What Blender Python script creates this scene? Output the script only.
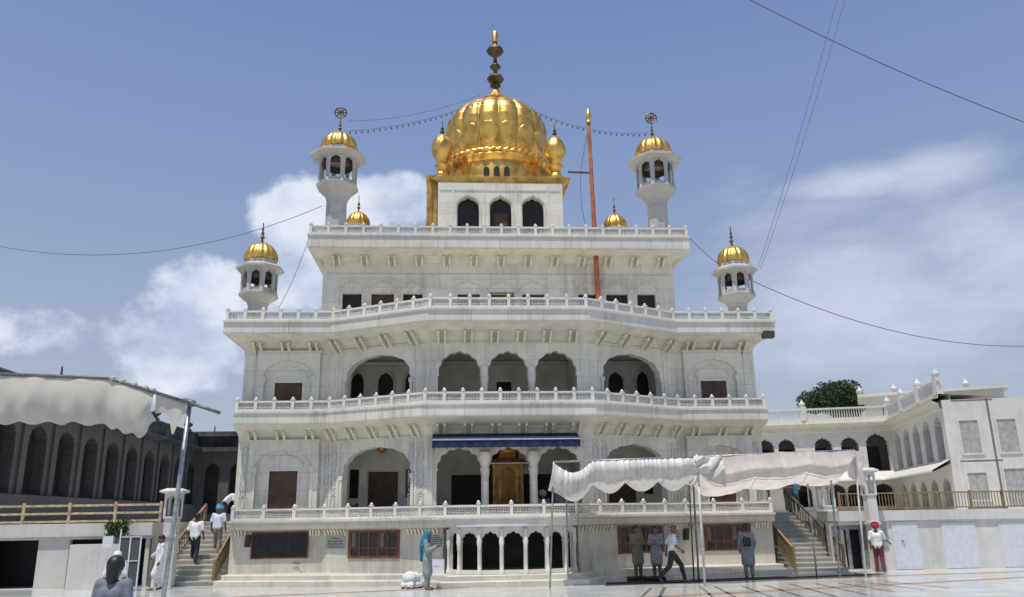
import bpy, bmesh, math, random
from mathutils import Vector, Matrix, noise
from mathutils.geometry import delaunay_2d_cdt
PI = math.pi
random.seed(7)
for o in list(bpy.data.objects): bpy.data.objects.remove(o)
sc = bpy.context.scene
COL = sc.collection
# ------------------------------------------------------------------ camera
FPX, PITCH, ROLL, YAW = 800.0, .2687, -.0165, .0708
CAM = Vector((-1.79, -29.0, 2.0))
PW, PH = 1024, 597
cf = Vector((math.sin(YAW)*math.cos(PITCH), math.cos(YAW)*math.cos(PITCH), math.sin(PITCH)))
cr0 = Vector((math.cos(YAW), -math.sin(YAW), 0)); cu0 = cr0.cross(cf)
cr = math.cos(ROLL)*cr0 + math.sin(ROLL)*cu0
cu = -math.sin(ROLL)*cr0 + math.cos(ROLL)*cu0
cd = bpy.data.cameras.new('camera'); co = bpy.data.objects.new('camera', cd); COL.objects.link(co)
cd.sensor_width = 36; cd.lens = FPX/PW*36; cd.clip_end = 6000; cd.clip_start = .1
M = Matrix((cr, cu, -cf)).transposed().to_4x4(); M.translation = CAM
co.matrix_world = M
sc.camera = co
# helpers that turn a measured direction into a real position on a known plane
def ray(u, v): return cf + cr*((u-PW/2)/FPX) - cu*((v-PH/2)/FPX)
def at(u, v, Y):
    d = ray(u, v); return CAM + d*((Y-CAM.y)/d.y)
def gr(u, v, Z=0.):
    d = ray(u, v); return CAM + d*((Z-CAM.z)/d.z)
# ------------------------------------------------------------------ light
SUN_EL, SUN_AZ = math.radians(72), math.radians(-32)    # azimuth from -Y towards -X
sdir = Vector((math.sin(SUN_AZ)*math.cos(SUN_EL), -math.cos(SUN_AZ)*math.cos(SUN_EL), math.sin(SUN_EL)))
sl = bpy.data.lights.new('sun', 'SUN'); sl.energy = 3.4; sl.angle = math.radians(.6); sl.color = (1, .95, .87)
so = bpy.data.objects.new('sun', sl); COL.objects.link(so)
so.rotation_euler = sdir.to_track_quat('Z', 'Y').to_euler()
sc.view_settings.view_transform = 'Standard'
sc.view_settings.look = 'None'
sc.view_settings.gamma = 1
sc.view_settings.exposure = .24
w = bpy.data.worlds.new('World'); sc.world = w; w.use_nodes = True
nt = w.node_tree; N = nt.nodes; Lk = nt.links; N.clear()
def nd(t, **k):
    n = N.new(t)
    for a, b in k.items(): setattr(n, a, b)
    return n
sky = nd('ShaderNodeTexSky', sky_type='NISHITA', sun_disc=False)
sky.sun_elevation = SUN_EL; sky.sun_rotation = math.atan2(sdir.x, sdir.y)
sky.air_density = 1.2; sky.dust_density = 2.5; sky.ozone_density = 1.5; sky.altitude = 200
geo = nd('ShaderNodeNewGeometry')
tc = nd('ShaderNodeTexCoord')
def cloudlayer(blobs, scale, lo, hi, stretch, seed):
    """blobs: (u, v, rx, ry, weight) as directions in the world; returns a 0..1 density"""
    acc = None
    for (u, v, rx, ry, wt) in blobs:
        d = ray(u, v).normalized()
        sub = nd('ShaderNodeVectorMath', operation='SUBTRACT'); Lk.new(tc.outputs['Generated'], sub.inputs[0]); sub.inputs[1].default_value = d
        mul = nd('ShaderNodeVectorMath', operation='MULTIPLY'); Lk.new(sub.outputs[0], mul.inputs[0]); mul.inputs[1].default_value = (FPX/rx, FPX/rx, FPX/ry)
        ln = nd('ShaderNodeVectorMath', operation='LENGTH'); Lk.new(mul.outputs[0], ln.inputs[0])
        mr = nd('ShaderNodeMapRange', interpolation_type='SMOOTHSTEP'); Lk.new(ln.outputs['Value'], mr.inputs[0])
        mr.inputs[1].default_value = 0; mr.inputs[2].default_value = 1.3; mr.inputs[3].default_value = wt; mr.inputs[4].default_value = 0
        if acc is None: acc = mr.outputs[0]
        else:
            ad = nd('ShaderNodeMath', operation='MAXIMUM'); Lk.new(acc, ad.inputs[0]); Lk.new(mr.outputs[0], ad.inputs[1]); acc = ad.outputs[0]
    mp = nd('ShaderNodeMapping'); Lk.new(tc.outputs['Generated'], mp.inputs[0]); mp.inputs['Scale'].default_value = stretch; mp.inputs['Location'].default_value = (seed, seed*.7, 0)
    nz = nd('ShaderNodeTexNoise'); Lk.new(mp.outputs[0], nz.inputs['Vector']); nz.inputs['Scale'].default_value = scale; nz.inputs['Detail'].default_value = 9; nz.inputs['Roughness'].default_value = .58
    s = nd('ShaderNodeMath', operation='MULTIPLY_ADD'); Lk.new(nz.outputs['Fac'], s.inputs[0]); s.inputs[1].default_value = 1.5; s.inputs[2].default_value = -.75
    t = nd('ShaderNodeMath', operation='ADD'); Lk.new(s.outputs[0], t.inputs[0]); Lk.new(acc, t.inputs[1])
    r = nd('ShaderNodeMapRange', interpolation_type='SMOOTHSTEP'); Lk.new(t.outputs[0], r.inputs[0]); r.inputs[1].default_value = lo; r.inputs[2].default_value = hi
    return r.outputs[0], nz.outputs['Fac']
c1, n1 = cloudlayer([(215,320,95,85,1.1), (180,350,110,70,.95), (295,225,55,60,1.15), (395,200,75,40,1.15), (300,270,75,70,1.05), (40,330,90,40,.7), (130,345,70,40,.6),
                     (425,215,40,22,.8), (-250,250,200,90,.9), (1500,300,250,90,.9)], 10, .42, .72, (1,1,1.25), 3.1)
c2, n2 = cloudlayer([(850,185,90,22,.95), (800,215,110,30,.7), (950,170,90,32,.9), (860,310,220,110,.95), (1000,260,120,90,.95), (735,200,60,60,.4)], 6, .2, 1.25, (1,1,2.6), 9.4)
# low haze of the plain: whitens the sky towards the horizon
sep = nd('ShaderNodeSeparateXYZ'); Lk.new(tc.outputs['Generated'], sep.inputs[0])
hz = nd('ShaderNodeValToRGB'); Lk.new(sep.outputs['Z'], hz.inputs[0])
cr_ = hz.color_ramp; cr_.elements[0].position = 0; cr_.elements[0].color = (.64,.67,.77,1); cr_.elements[1].position = 1; cr_.elements[1].color = (.18,.29,.65,1)
for p_, c_ in ((.22,(.47,.56,.79,1)), (.42,(.31,.43,.74,1)), (.6,(.21,.325,.67,1))): e_ = cr_.elements.new(p_); e_.color = c_
sc5 = nd('ShaderNodeVectorMath', operation='SCALE'); Lk.new(hz.outputs[0], sc5.inputs[0]); sc5.inputs['Scale'].default_value = 5.0
mx0 = nd('ShaderNodeMix', data_type='RGBA'); mx0.inputs[0].default_value = .8; Lk.new(sky.outputs[0], mx0.inputs[6]); Lk.new(sc5.outputs[0], mx0.inputs[7])
m2 = nd('ShaderNodeMath', operation='MULTIPLY'); Lk.new(c2, m2.inputs[0]); m2.inputs[1].default_value = .8
mx1 = nd('ShaderNodeMix', data_type='RGBA'); Lk.new(m2.outputs[0], mx1.inputs[0]); Lk.new(mx0.outputs[2], mx1.inputs[6]); mx1.inputs[7].default_value = (4.6, 4.9, 5.8, 1)
rc = nd('ShaderNodeValToRGB'); Lk.new(n1, rc.inputs[0])
rc.color_ramp.elements[0].position = .4; rc.color_ramp.elements[0].color = (3.5, 4.1, 5.4, 1)
rc.color_ramp.elements[1].position = .62; rc.color_ramp.elements[1].color = (6.1, 6.3, 6.8, 1)
m1 = nd('ShaderNodeMath', operation='MULTIPLY'); Lk.new(c1, m1.inputs[0]); m1.inputs[1].default_value = .8
mx2 = nd('ShaderNodeMix', data_type='RGBA'); Lk.new(m1.outputs[0], mx2.inputs[0]); Lk.new(mx1.outputs[2], mx2.inputs[6]); Lk.new(rc.outputs[0], mx2.inputs[7])
bg = nd('ShaderNodeBackground'); bg.inputs['Strength'].default_value = .125
Lk.new(mx2.outputs[2], bg.inputs['Color'])
wo = nd('ShaderNodeOutputWorld'); Lk.new(bg.outputs[0], wo.inputs['Surface'])
# ------------------------------------------------------------------ materials
def newmat(name):
    m = bpy.data.materials.new(name); m.use_nodes = True
    nt = m.node_tree; b = nt.nodes['Principled BSDF']
    return m, nt, b
def simple(name, col, rough=.6, metal=0, var=.12, scale=6, bump=.0, coord='Object', spec=.5):
    m, nt, b = newmat(name); n = nt.nodes; l = nt.links
    t = n.new('ShaderNodeTexCoord'); nz = n.new('ShaderNodeTexNoise'); nz.inputs['Scale'].default_value = scale; nz.inputs['Detail'].default_value = 6
    l.new(t.outputs[coord], nz.inputs['Vector'])
    r = n.new('ShaderNodeValToRGB'); l.new(nz.outputs['Fac'], r.inputs[0])
    a = [max(0, c*(1-var*1.6)) for c in col]; z = [min(1, c*(1+var)) for c in col]
    r.color_ramp.elements[0].position = .3; r.color_ramp.elements[0].color = (*a, 1)
    r.color_ramp.elements[1].position = .7; r.color_ramp.elements[1].color = (*z, 1)
    l.new(r.outputs[0], b.inputs['Base Color'])
    b.inputs['Roughness'].default_value = rough; b.inputs['Metallic'].default_value = metal
    b.inputs['Specular IOR Level'].default_value = spec
    if bump:
        bp = n.new('ShaderNodeBump'); bp.inputs['Strength'].default_value = bump; bp.inputs['Distance'].default_value = .02
        l.new(nz.outputs['Fac'], bp.inputs['Height']); l.new(bp.outputs[0], b.inputs['Normal'])
    return m
def marble(name, col, joint=.8, stain=.35, bw=1.0, bh=.6, rough=.42, streak=1.0, grime=(.30,.28,.22), floor=False):
    """veined white marble in slabs: joints, slab to slab tone, long rain streaks"""
    m, nt, b = newmat(name); n = nt.nodes; l = nt.links
    g = n.new('ShaderNodeNewGeometry'); s = n.new('ShaderNodeSeparateXYZ'); l.new(g.outputs['Position'], s.inputs[0])
    cx = n.new('ShaderNodeCombineXYZ')
    if floor:
        l.new(s.outputs[0], cx.inputs[0]); l.new(s.outputs[1], cx.inputs[1])
    else:
        ad = n.new('ShaderNodeMath'); ad.operation = 'MULTIPLY_ADD'; l.new(s.outputs[1], ad.inputs[0]); ad.inputs[1].default_value = .83; l.new(s.outputs[0], ad.inputs[2])
        l.new(ad.outputs[0], cx.inputs[0]); l.new(s.outputs[2], cx.inputs[1])
    br = n.new('ShaderNodeTexBrick'); l.new(cx.outputs[0], br.inputs['Vector'])
    br.inputs['Scale'].default_value = 1; br.inputs['Brick Width'].default_value = bw; br.inputs['Row Height'].default_value = bh
    br.inputs['Mortar Size'].default_value = .012; br.inputs['Mortar Smooth'].default_value = .4; br.inputs['Bias'].default_value = 0
    br.inputs['Color1'].default_value = (1, 1, 1, 1); br.inputs['Color2'].default_value = (.87, .87, .885, 1) if not floor else (.74, .75, .76, 1)
    br.inputs['Mortar'].default_value = (joint, joint, joint*.97, 1)
    if floor: br.offset = .5
    vn = n.new('ShaderNodeTexNoise'); l.new(g.outputs['Position'], vn.inputs['Vector']); vn.inputs['Scale'].default_value = 1.7; vn.inputs['Detail'].default_value = 8; vn.inputs['Roughness'].default_value = .65; vn.inputs['Distortion'].default_value = .8
    vr = n.new('ShaderNodeValToRGB'); l.new(vn.outputs['Fac'], vr.inputs[0])
    e = vr.color_ramp.elements; e[0].position = .3; e[0].color = (.86, .87, .9, 1); e[1].position = .66; e[1].color = (1, 1, 1, 1)
    mu = n.new('ShaderNodeMix'); mu.data_type = 'RGBA'; mu.blend_type = 'MULTIPLY'; mu.inputs[0].default_value = 1
    l.new(br.outputs['Color'], mu.inputs[6]); l.new(vr.outputs[0], mu.inputs[7])
    m3 = n.new('ShaderNodeMix'); m3.data_type = 'RGBA'; m3.blend_type = 'MULTIPLY'; m3.inputs[0].default_value = 1
    l.new(mu.outputs[2], m3.inputs[6]); m3.inputs[7].default_value = (*col, 1)
    # streaks
    mp = n.new('ShaderNodeMapping'); l.new(g.outputs['Position'], mp.inputs[0]); mp.inputs['Scale'].default_value = (3.2, 3.2, .35) if not floor else (1, 1, 1)
    sn = n.new('ShaderNodeTexNoise'); l.new(mp.outputs[0], sn.inputs['Vector']); sn.inputs['Scale'].default_value = 1.6; sn.inputs['Detail'].default_value = 7; sn.inputs['Roughness'].default_value = .7
    big = n.new('ShaderNodeTexNoise'); l.new(g.outputs['Position'], big.inputs['Vector']); big.inputs['Scale'].default_value = .55; big.inputs['Detail'].default_value = 3
    mm = n.new('ShaderNodeMath'); mm.operation = 'MULTIPLY'; l.new(sn.outputs['Fac'], mm.inputs[0]); l.new(big.outputs['Fac'], mm.inputs[1])
    sr = n.new('ShaderNodeMapRange'); l.new(mm.outputs[0], sr.inputs[0]); sr.inputs[1].default_value = .24; sr.inputs[2].default_value = .42; sr.inputs[3].default_value = 0; sr.inputs[4].default_value = stain*streak
    m4 = n.new('ShaderNodeMix'); m4.data_type = 'RGBA'; l.new(sr.outputs[0], m4.inputs[0]); l.new(m3.outputs[2], m4.inputs[6]); m4.inputs[7].default_value = (*grime, 1)
    l.new(m4.outputs[2], b.inputs['Base Color'])
    b.inputs['Roughness'].default_value = rough
    bp = n.new('ShaderNodeBump'); bp.inputs['Strength'].default_value = .25; bp.inputs['Distance'].default_value = .01; l.new(br.outputs['Fac'], bp.inputs['Height']); bp.invert = True
    l.new(bp.outputs[0], b.inputs['Normal'])
    return m
WALL = marble('wall_marble', (.81, .77, .655), joint=.70, stain=.5, bw=1.15, bh=.62)
FASC = marble('fascia_marble', (.74, .705, .61), joint=.62, stain=.6, bw=1.25, bh=1.3)
RAILM = marble('rail_marble', (.79, .76, .68), joint=1, stain=.28, bw=3, bh=3)
BASEM = marble('base_marble', (.66, .63, .53), joint=.84, stain=.75, bw=1.3, bh=.8, grime=(.33,.31,.25))
CREAM = simple('cream_limewash', (.70, .67, .52), .8, var=.16, scale=5, coord='Object')
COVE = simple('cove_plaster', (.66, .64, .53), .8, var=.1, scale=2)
INNER = simple('inner_plaster', (.80, .78, .71), .8, var=.15, scale=1.2)
TOWERM = marble('tower_marble', (.54, .52, .46), joint=.8, stain=.55, bw=.6, bh=.5)
INLAY = simple('grey_inlay', (.44, .44, .42), .5, var=.2, scale=9)
RWHITE = marble('white_limewash', (.72, .70, .64), joint=.97, stain=.3, bw=4, bh=3, rough=.7)
RCREAM = simple('cream_cornice', (.62, .60, .50), .8, var=.08)
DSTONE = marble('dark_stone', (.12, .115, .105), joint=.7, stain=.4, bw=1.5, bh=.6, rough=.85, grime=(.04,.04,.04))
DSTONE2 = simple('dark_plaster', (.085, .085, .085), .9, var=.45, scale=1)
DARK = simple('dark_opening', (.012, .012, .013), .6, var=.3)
DGLASS = simple('dark_glass', (.02, .024, .028), .12, var=.3)
BROWN = simple('brown_shutter', (.080, .040, .022), .55, var=.3, scale=3)
REDW = simple('red_brown_frame', (.17, .055, .03), .5, var=.3, scale=5)
BLUE = simple('navy_canvas', (.009, .018, .062), .75, var=.25, scale=4)
BLUEL = simple('pale_canvas', (.42, .46, .52), .75)
STEEL = simple('galvanised_pipe', (.36, .37, .38), .45, .6, var=.25, scale=12)
STEELD = simple('dark_pipe', (.16, .16, .16), .5, .3, var=.25, scale=12)
WHITEP = simple('white_paint_pipe', (.62, .64, .66), .5, 0, var=.2, scale=7)
WIREM = simple('wire_black', (.10, .10, .11), .6)
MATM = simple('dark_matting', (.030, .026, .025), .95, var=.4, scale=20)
GOLDRAIL = simple('ochre_rail', (.27, .20, .095), .5, .1, var=.25, scale=6)
OCHRE = simple('ochre_inlay', (.44, .26, .11), .3, var=.2, scale=3)
BLACKIN = simple('black_inlay', (.22, .18, .15), .22, var=.4, scale=3)
STEPM = marble('step_marble', (.56, .54, .47), joint=.8, stain=.6, bw=1.4, bh=4, rough=.5, floor=True)
LATT = simple('lattice_marble', (.68, .67, .62), .5, var=.12, scale=8)
ORANGE = simple('saffron_cloth', (.50, .12, .03), .8, var=.25, scale=3)
SALMON = simple('faded_pole_cloth', (.46, .14, .06), .8, var=.3, scale=2)
SIGNM = simple('grey_plaque', (.38, .38, .36), .4, var=.15)
SIGNT = simple('plaque_lettering', (.06, .055, .05), .5)
BLACKP = simple('black_plastic', (.02, .02, .02), .4)
WDOOR = simple('white_door_panel', (.66, .68, .72), .5, var=.05)
def goldmat(name, col, rough, bump=.35, sc_=26, dirt=.5):
    m, nt, b = newmat(name); n = nt.nodes; l = nt.links
    t = n.new('ShaderNodeTexCoord'); nz = n.new('ShaderNodeTexNoise'); nz.inputs['Scale'].default_value = sc_; nz.inputs['Detail'].default_value = 4; l.new(t.outputs['Object'], nz.inputs['Vector'])
    n2 = n.new('ShaderNodeTexNoise'); n2.inputs['Scale'].default_value = 2.2; n2.inputs['Detail'].default_value = 7; l.new(t.outputs['Object'], n2.inputs['Vector'])
    r = n.new('ShaderNodeValToRGB'); l.new(n2.outputs['Fac'], r.inputs[0])
    r.color_ramp.elements[0].position = .32; r.color_ramp.elements[0].color = (*[c*dirt for c in col], 1)
    r.color_ramp.elements[1].position = .6; r.color_ramp.elements[1].color = (*col, 1)
    l.new(r.outputs[0], b.inputs['Base Color']); b.inputs['Metallic'].default_value = .92; 
    rr = n.new('ShaderNodeMapRange'); l.new(n2.outputs['Fac'], rr.inputs[0]); rr.inputs[3].default_value = rough*1.4; rr.inputs[4].default_value = rough*.8
    l.new(rr.outputs[0], b.inputs['Roughness'])
    bp = n.new('ShaderNodeBump'); bp.inputs['Strength'].default_value = bump; bp.inputs['Distance'].default_value = .03; l.new(nz.outputs['Fac'], bp.inputs['Height']); l.new(bp.outputs[0], b.inputs['Normal'])
    return m
GOLD = goldmat('gilded_copper', (.95, .56, .14), .32)
GOLDD = goldmat('dull_gilding', (.62, .38, .11), .42, dirt=.45)
BRASS = goldmat('dark_bronze', (.17, .11, .06), .45)
def clothmat(name, col, trans=.35, rough=.7, sheen=False):
    m, nt, b = newmat(name); n = nt.nodes; l = nt.links
    t = n.new('ShaderNodeTexCoord'); nz = n.new('ShaderNodeTexNoise'); nz.inputs['Scale'].default_value = 2.5; nz.inputs['Detail'].default_value = 8; l.new(t.outputs['Object'], nz.inputs['Vector'])
    r = n.new('ShaderNodeValToRGB'); l.new(nz.outputs['Fac'], r.inputs[0])
    r.color_ramp.elements[0].position = .3; r.color_ramp.elements[0].color = (*[c*.82 for c in col], 1)
    r.color_ramp.elements[1].position = .65; r.color_ramp.elements[1].color = (*col, 1)
    l.new(r.outputs[0], b.inputs['Base Color']); b.inputs['Roughness'].default_value = rough
    tr = n.new('ShaderNodeBsdfTranslucent'); l.new(r.outputs[0], tr.inputs['Color'])
    mx = n.new('ShaderNodeMixShader'); mx.inputs[0].default_value = trans
    l.new(b.outputs[0], mx.inputs[1]); l.new(tr.outputs[0], mx.inputs[2]); l.new(mx.outputs[0], n['Material Output'].inputs['Surface'])
    return m
CLOTH = clothmat('white_canopy_cloth', (.86, .80, .74), .5)
SATIN = clothmat('silver_satin_cloth', (.76, .74, .71), .3, .4)
DRAPE = clothmat('grey_canvas', (.62, .59, .52), .3)
def floormat():
    m = marble('courtyard_marble', (.62, .63, .595), joint=.72, stain=.35, bw=1.2, bh=.6, rough=.16, floor=True, grime=(.36,.36,.31))
    return m
FLOOR = floormat()
def leafmat(name, a, z):
    m, nt, b = newmat(name); n = nt.nodes; l = nt.links
    g = n.new('ShaderNodeNewGeometry'); r = n.new('ShaderNodeValToRGB'); l.new(g.outputs['Random Per Island'], r.inputs[0])
    r.color_ramp.elements[0].color = (*a, 1); r.color_ramp.elements[1].color = (*z, 1)
    l.new(r.outputs[0], b.inputs['Base Color']); b.inputs['Roughness'].default_value = .55
    return m
LEAF = leafmat('leaves', (.012, .028, .010), (.045, .085, .022))
LEAFB = leafmat('bush_leaves', (.03, .06, .02), (.09, .15, .05))
BARK = simple('bark', (.12, .085, .055), .9, var=.3, scale=9, bump=.5)
# ------------------------------------------------------------------ mesh helpers
class MB:
    def __init__(s): s.v = []; s.f = []
    def add(s, vs, fs):
        b = len(s.v); s.v += [Vector(p) for p in vs]; s.f += [tuple(i+b for i in f) for f in fs]; return s
    def box(s, x0, x1, y0, y1, z0, z1):
        return s.add([(x0,y0,z0),(x1,y0,z0),(x1,y1,z0),(x0,y1,z0),(x0,y0,z1),(x1,y0,z1),(x1,y1,z1),(x0,y1,z1)],
                     [(0,3,2,1),(4,5,6,7),(0,1,5,4),(1,2,6,5),(2,3,7,6),(3,0,4,7)])
    def bar(s, A, B, w, h=None, up=(0,0,1)):
        """square bar of width w (sideways) and height h from A to B"""
        A = Vector(A); B = Vector(B); h = h or w; d = (B-A).normalized(); up = Vector(up)
        sd = d.cross(up)
        if sd.length < 1e-4: sd = d.cross(Vector((0,1,0)))
        sd.normalize(); u = sd.cross(d)
        c = [sd*a*w/2+u*b*h/2 for a, b in ((-1,-1),(1,-1),(1,1),(-1,1))]
        return s.add([A+k for k in c]+[B+k for k in c], [(0,1,2,3),(7,6,5,4),(0,4,5,1),(1,5,6,2),(2,6,7,3),(3,7,4,0)])
    def loft(s, rings, cap0=True, cap1=True, close=True):
        n = len(rings[0]); vs = [p for r in rings for p in r]; fs = []
        for k in range(len(rings)-1):
            for i in range(n if close else n-1):
                j = (i+1) % n; fs.append((k*n+i, k*n+j, (k+1)*n+j, (k+1)*n+i))
        if cap0: fs.append(tuple(range(n-1, -1, -1)))
        if cap1: fs.append(tuple((len(rings)-1)*n+i for i in range(n)))
        return s.add(vs, fs)
    def lathe(s, prof, c=(0,0,0), n=24, mod=None, ph=0, cap0=True, cap1=True):
        rings = []
        for r, z in prof:
            ring = []
            for i in range(n):
                t = 2*PI*i/n+ph; rr = r*(mod(t, z) if mod else 1)
                ring.append((c[0]+rr*math.cos(t), c[1]+rr*math.sin(t), c[2]+z))
            rings.append(ring)
        return s.loft(rings, cap0, cap1)
    def tube(s, pts, r, n=8):
        pts = [Vector(p) for p in pts]; rings = []
        for i, p in enumerate(pts):
            d = (pts[min(i+1, len(pts)-1)]-pts[max(i-1, 0)]).normalized()
            a = d.cross(Vector((0,0,1)))
            if a.length < 1e-3: a = d.cross(Vector((0,1,0)))
            a.normalize(); b = a.cross(d); rr = r[i] if isinstance(r, (list, tuple)) else r
            rings.append([p+(a*math.cos(2*PI*k/n)+b*math.sin(2*PI*k/n))*rr for k in range(n)])
        return s.loft(rings)
    def ball(s, c, r, n=10, sc_=(1,1,1)):
        prof = [(max(1e-3, r*math.sin(PI*k/n)), -r*math.cos(PI*k/n)) for k in range(n+1)]
        b = len(s.v); s.lathe(prof, (0,0,0), n*2)
        for i in range(b, len(s.v)):
            p = s.v[i]; s.v[i] = Vector((c[0]+p.x*sc_[0], c[1]+p.y*sc_[1], c[2]+p.z*sc_[2]))
        return s
    def prism(s, poly, P, A, B, D):
        """poly [(a,b)] in plane P + a*A + b*B, extruded along D"""
        P = Vector(P); A = Vector(A); B = Vector(B); D = Vector(D)
        f = [P+A*a+B*b for a, b in poly]; return s.loft([f, [p+D for p in f]])
    def build(s, name, mat, parent=None, smooth=False, autosmooth=None, off=None, fix=True):
        me = bpy.data.meshes.new(name)
        o0 = Vector(off) if off is not None else (parent.get('_o') if parent is not None and '_o' in parent else None)
        if o0 is not None: vs = [p-Vector(o0) for p in s.v]
        else: vs = s.v
        me.from_pydata(vs, [], s.f); me.materials.append(mat)
        if fix:
            bm = bmesh.new(); bm.from_mesh(me); bmesh.ops.recalc_face_normals(bm, faces=bm.faces); bm.to_mesh(me); bm.free()
        if smooth: 
            me.polygons.foreach_set('use_smooth', [True]*len(me.polygons))
            if autosmooth: me.set_sharp_from_angle(angle=math.radians(autosmooth))
        o = bpy.data.objects.new(name, me); COL.objects.link(o)
        if parent is not None:
            o.parent = parent
            if '_o' in parent: o['_o'] = list(parent['_o'])
        return o
def thing(name, label, cat, loc=(0,0,0), rz=0, group=None, world=True):
    """Empty at the base; world=True: its parts are given in world coordinates"""
    o = bpy.data.objects.new(name, None); COL.objects.link(o); o.location = loc; o.rotation_euler = (0,0,rz)
    o['label'] = label; o['category'] = cat
    if group: o['group'] = group
    if world: o['_o'] = list(loc)
    return o
def tag(o, label, cat, group=None):
    o['label'] = label; o['category'] = cat
    if group: o['group'] = group
    return o
def struct(o): o['kind'] = 'structure'; return o
def dup(o, parent=None, loc=None, rz=None, label=None):
    c = o.copy(); COL.objects.link(c)
    if parent is not None: c.parent = parent
    if loc is not None: c.location = loc
    if rz is not None: c.rotation_euler = (0,0,rz)
    if label: c['label'] = label
    for ch in list(o.children): dup(ch, c)
    return c
def pip(p, poly):
    x, y = p; c = False; j = len(poly)-1
    for i in range(len(poly)):
        a, b = poly[i]; d, e = poly[j]
        if (b > y) != (e > y) and x < (d-a)*(y-b)/(e-b)+a: c = not c
        j = i
    return c
def holed(mb, outer, holes, P, A, B, D):
    """plate: polygon outer with holes, in the plane P+a*A+b*B, thickness along D"""
    P = Vector(P); A = Vector(A); B = Vector(B); D = Vector(D)
    pts = []; ed = []
    for poly in [outer]+holes:
        b = len(pts); pts += [Vector(p) for p in poly]; ed += [(b+i, b+(i+1) % len(poly)) for i in range(len(poly))]
    r = delaunay_2d_cdt(pts, ed, [], 0, 1e-5)
    vs, tris = r[0], r[2]; keep = []
    for t in tris:
        c = sum((vs[i] for i in t), Vector((0,0)))/len(t)
        if pip(c, outer) and not any(pip(c, h) for h in holes): keep.append(tuple(t))
    F = [P+A*v.x+B*v.y for v in vs]; n = len(F)
    mb.add(F+[p+D for p in F], keep+[tuple(n+i for i in reversed(t)) for t in keep])
    for poly in [outer]+holes:
        q = [P+A*a+B*b for a, b in poly]; m = len(q)
        mb.add(q+[p+D for p in q], [(i, (i+1) % m, m+(i+1) % m, m+i) for i in range(m)])
def arch(cx, z0, w, h, rise, lobes=7, c=.1, ogee=.05, seg=6):
    """cusped arch outline, counter-clockwise from bottom left"""
    pts = [(cx-w/2, z0)]; zs = z0+h-rise; n = lobes*seg
    up = []
    for i in range(n+1):
        t = PI-PI*i/n; k = 1-c*(1-abs(math.sin(lobes*t)))
        x = w/2*math.cos(t)*k; z = rise*(abs(math.sin(t))**.85)*k + ogee*max(0, 1-abs(x)/(w*.12))
        up.append((cx+x, zs+z))
    if c > .01: pts.append((cx-w/2, zs-.02))
    pts += up
    if c > .01: pts.append((cx+w/2, zs-.02))
    pts.append((cx+w/2, z0)); return pts[::-1]
class Face:
    """vertical wall plane from P0 to P1 in plan, outward normal to its right hand side"""
    def __init__(s, P0, P1):
        s.P = Vector((*P0, 0)); d = Vector((*P1, 0))-s.P; s.L = d.length; s.A = d.normalized(); s.N = Vector((s.A.y, -s.A.x, 0)); s.B = Vector((0,0,1))
    def px(s, u, v):
        d = ray(u, v); t = (s.P-CAM).dot(s.N)/d.dot(s.N); q = CAM+d*t; return (q-s.P).dot(s.A), q.z
    def pt(s, a, z, out=0): return s.P+s.A*a+s.B*z+s.N*out
    def plate(s, mb, a0, a1, z0, z1, holes=(), out=0, th=.3):
        holed(mb, [(a0,z0),(a1,z0),(a1,z1),(a0,z1)], list(holes), s.P+s.N*out, s.A, s.B, -s.N*th)
    def slab(s, mb, a0, a1, z0, z1, out, th):
        """block whose outer face stands at 'out'"""
        mb.prism([(a0,z0),(a1,z0),(a1,z1),(a0,z1)], s.P+s.N*out, s.A, s.B, -s.N*th)
    def line(s, mb, poly, w, out, closed=False):
        n = len(poly)
        for i in range(n if closed else n-1):
            a = s.pt(*poly[i], out); b = s.pt(*poly[(i+1) % n], out)
            if (b-a).length > 1e-3: mb.bar(a, b, w, w, up=s.N)
def rect(a0, a1, z0, z1): return [(a0,z0),(a1,z0),(a1,z1),(a0,z1)]
def ell(cx, cz, rx, rz, n=14): return [(cx+rx*math.cos(2*PI*i/n), cz+rz*math.sin(2*PI*i/n)) for i in range(n)]
# ================================================================== GROUND
g = MB(); g.add([(-1500,-300,0),(1500,-300,0),(1500,3000,0),(-1500,3000,0)], [(0,1,2,3)])
struct(g.build('ground', FLOOR, fix=False))
def strip(mb, a, b, w, z=.004):
    a = Vector((*a,0)); b = Vector((*b,0)); d = (b-a).normalized(); s_ = Vector((-d.y,d.x,0))*w/2
    mb.add([a-s_+Vector((0,0,z)), b-s_+Vector((0,0,z)), b+s_+Vector((0,0,z)), a+s_+Vector((0,0,z))], [(0,1,2,3)])
q = MB(); strip(q, (-16,-6.35), (3.0,-2.05), .26); strip(q, (8.2,-2.6), (24,-.9), .32, .0045); strip(q, (3.2,-7.4), (24,-1.6), .36)
struct(q.build('paving_band', OCHRE, fix=False))
q = MB()
for (a, b) in [((651,588),(640,599)), ((665,587),(658,600)), ((701,587),(716,600)), ((715,586.5),(741,600)), ((742,586),(775,598)), ((765,585),(806,598)), ((790,584),(838,597)), ((815,583.5),(868,595)), ((838,583),(895,592)), ((862,582),(925,590)), ((885,581.5),(950,588))]:
    p0 = gr(*a); p1 = gr(*b); strip(q, (p0.x,p0.y), (p1.x,p1.y), .09)
struct(q.build('paving_inlay', BLACKIN, fix=False))
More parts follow.
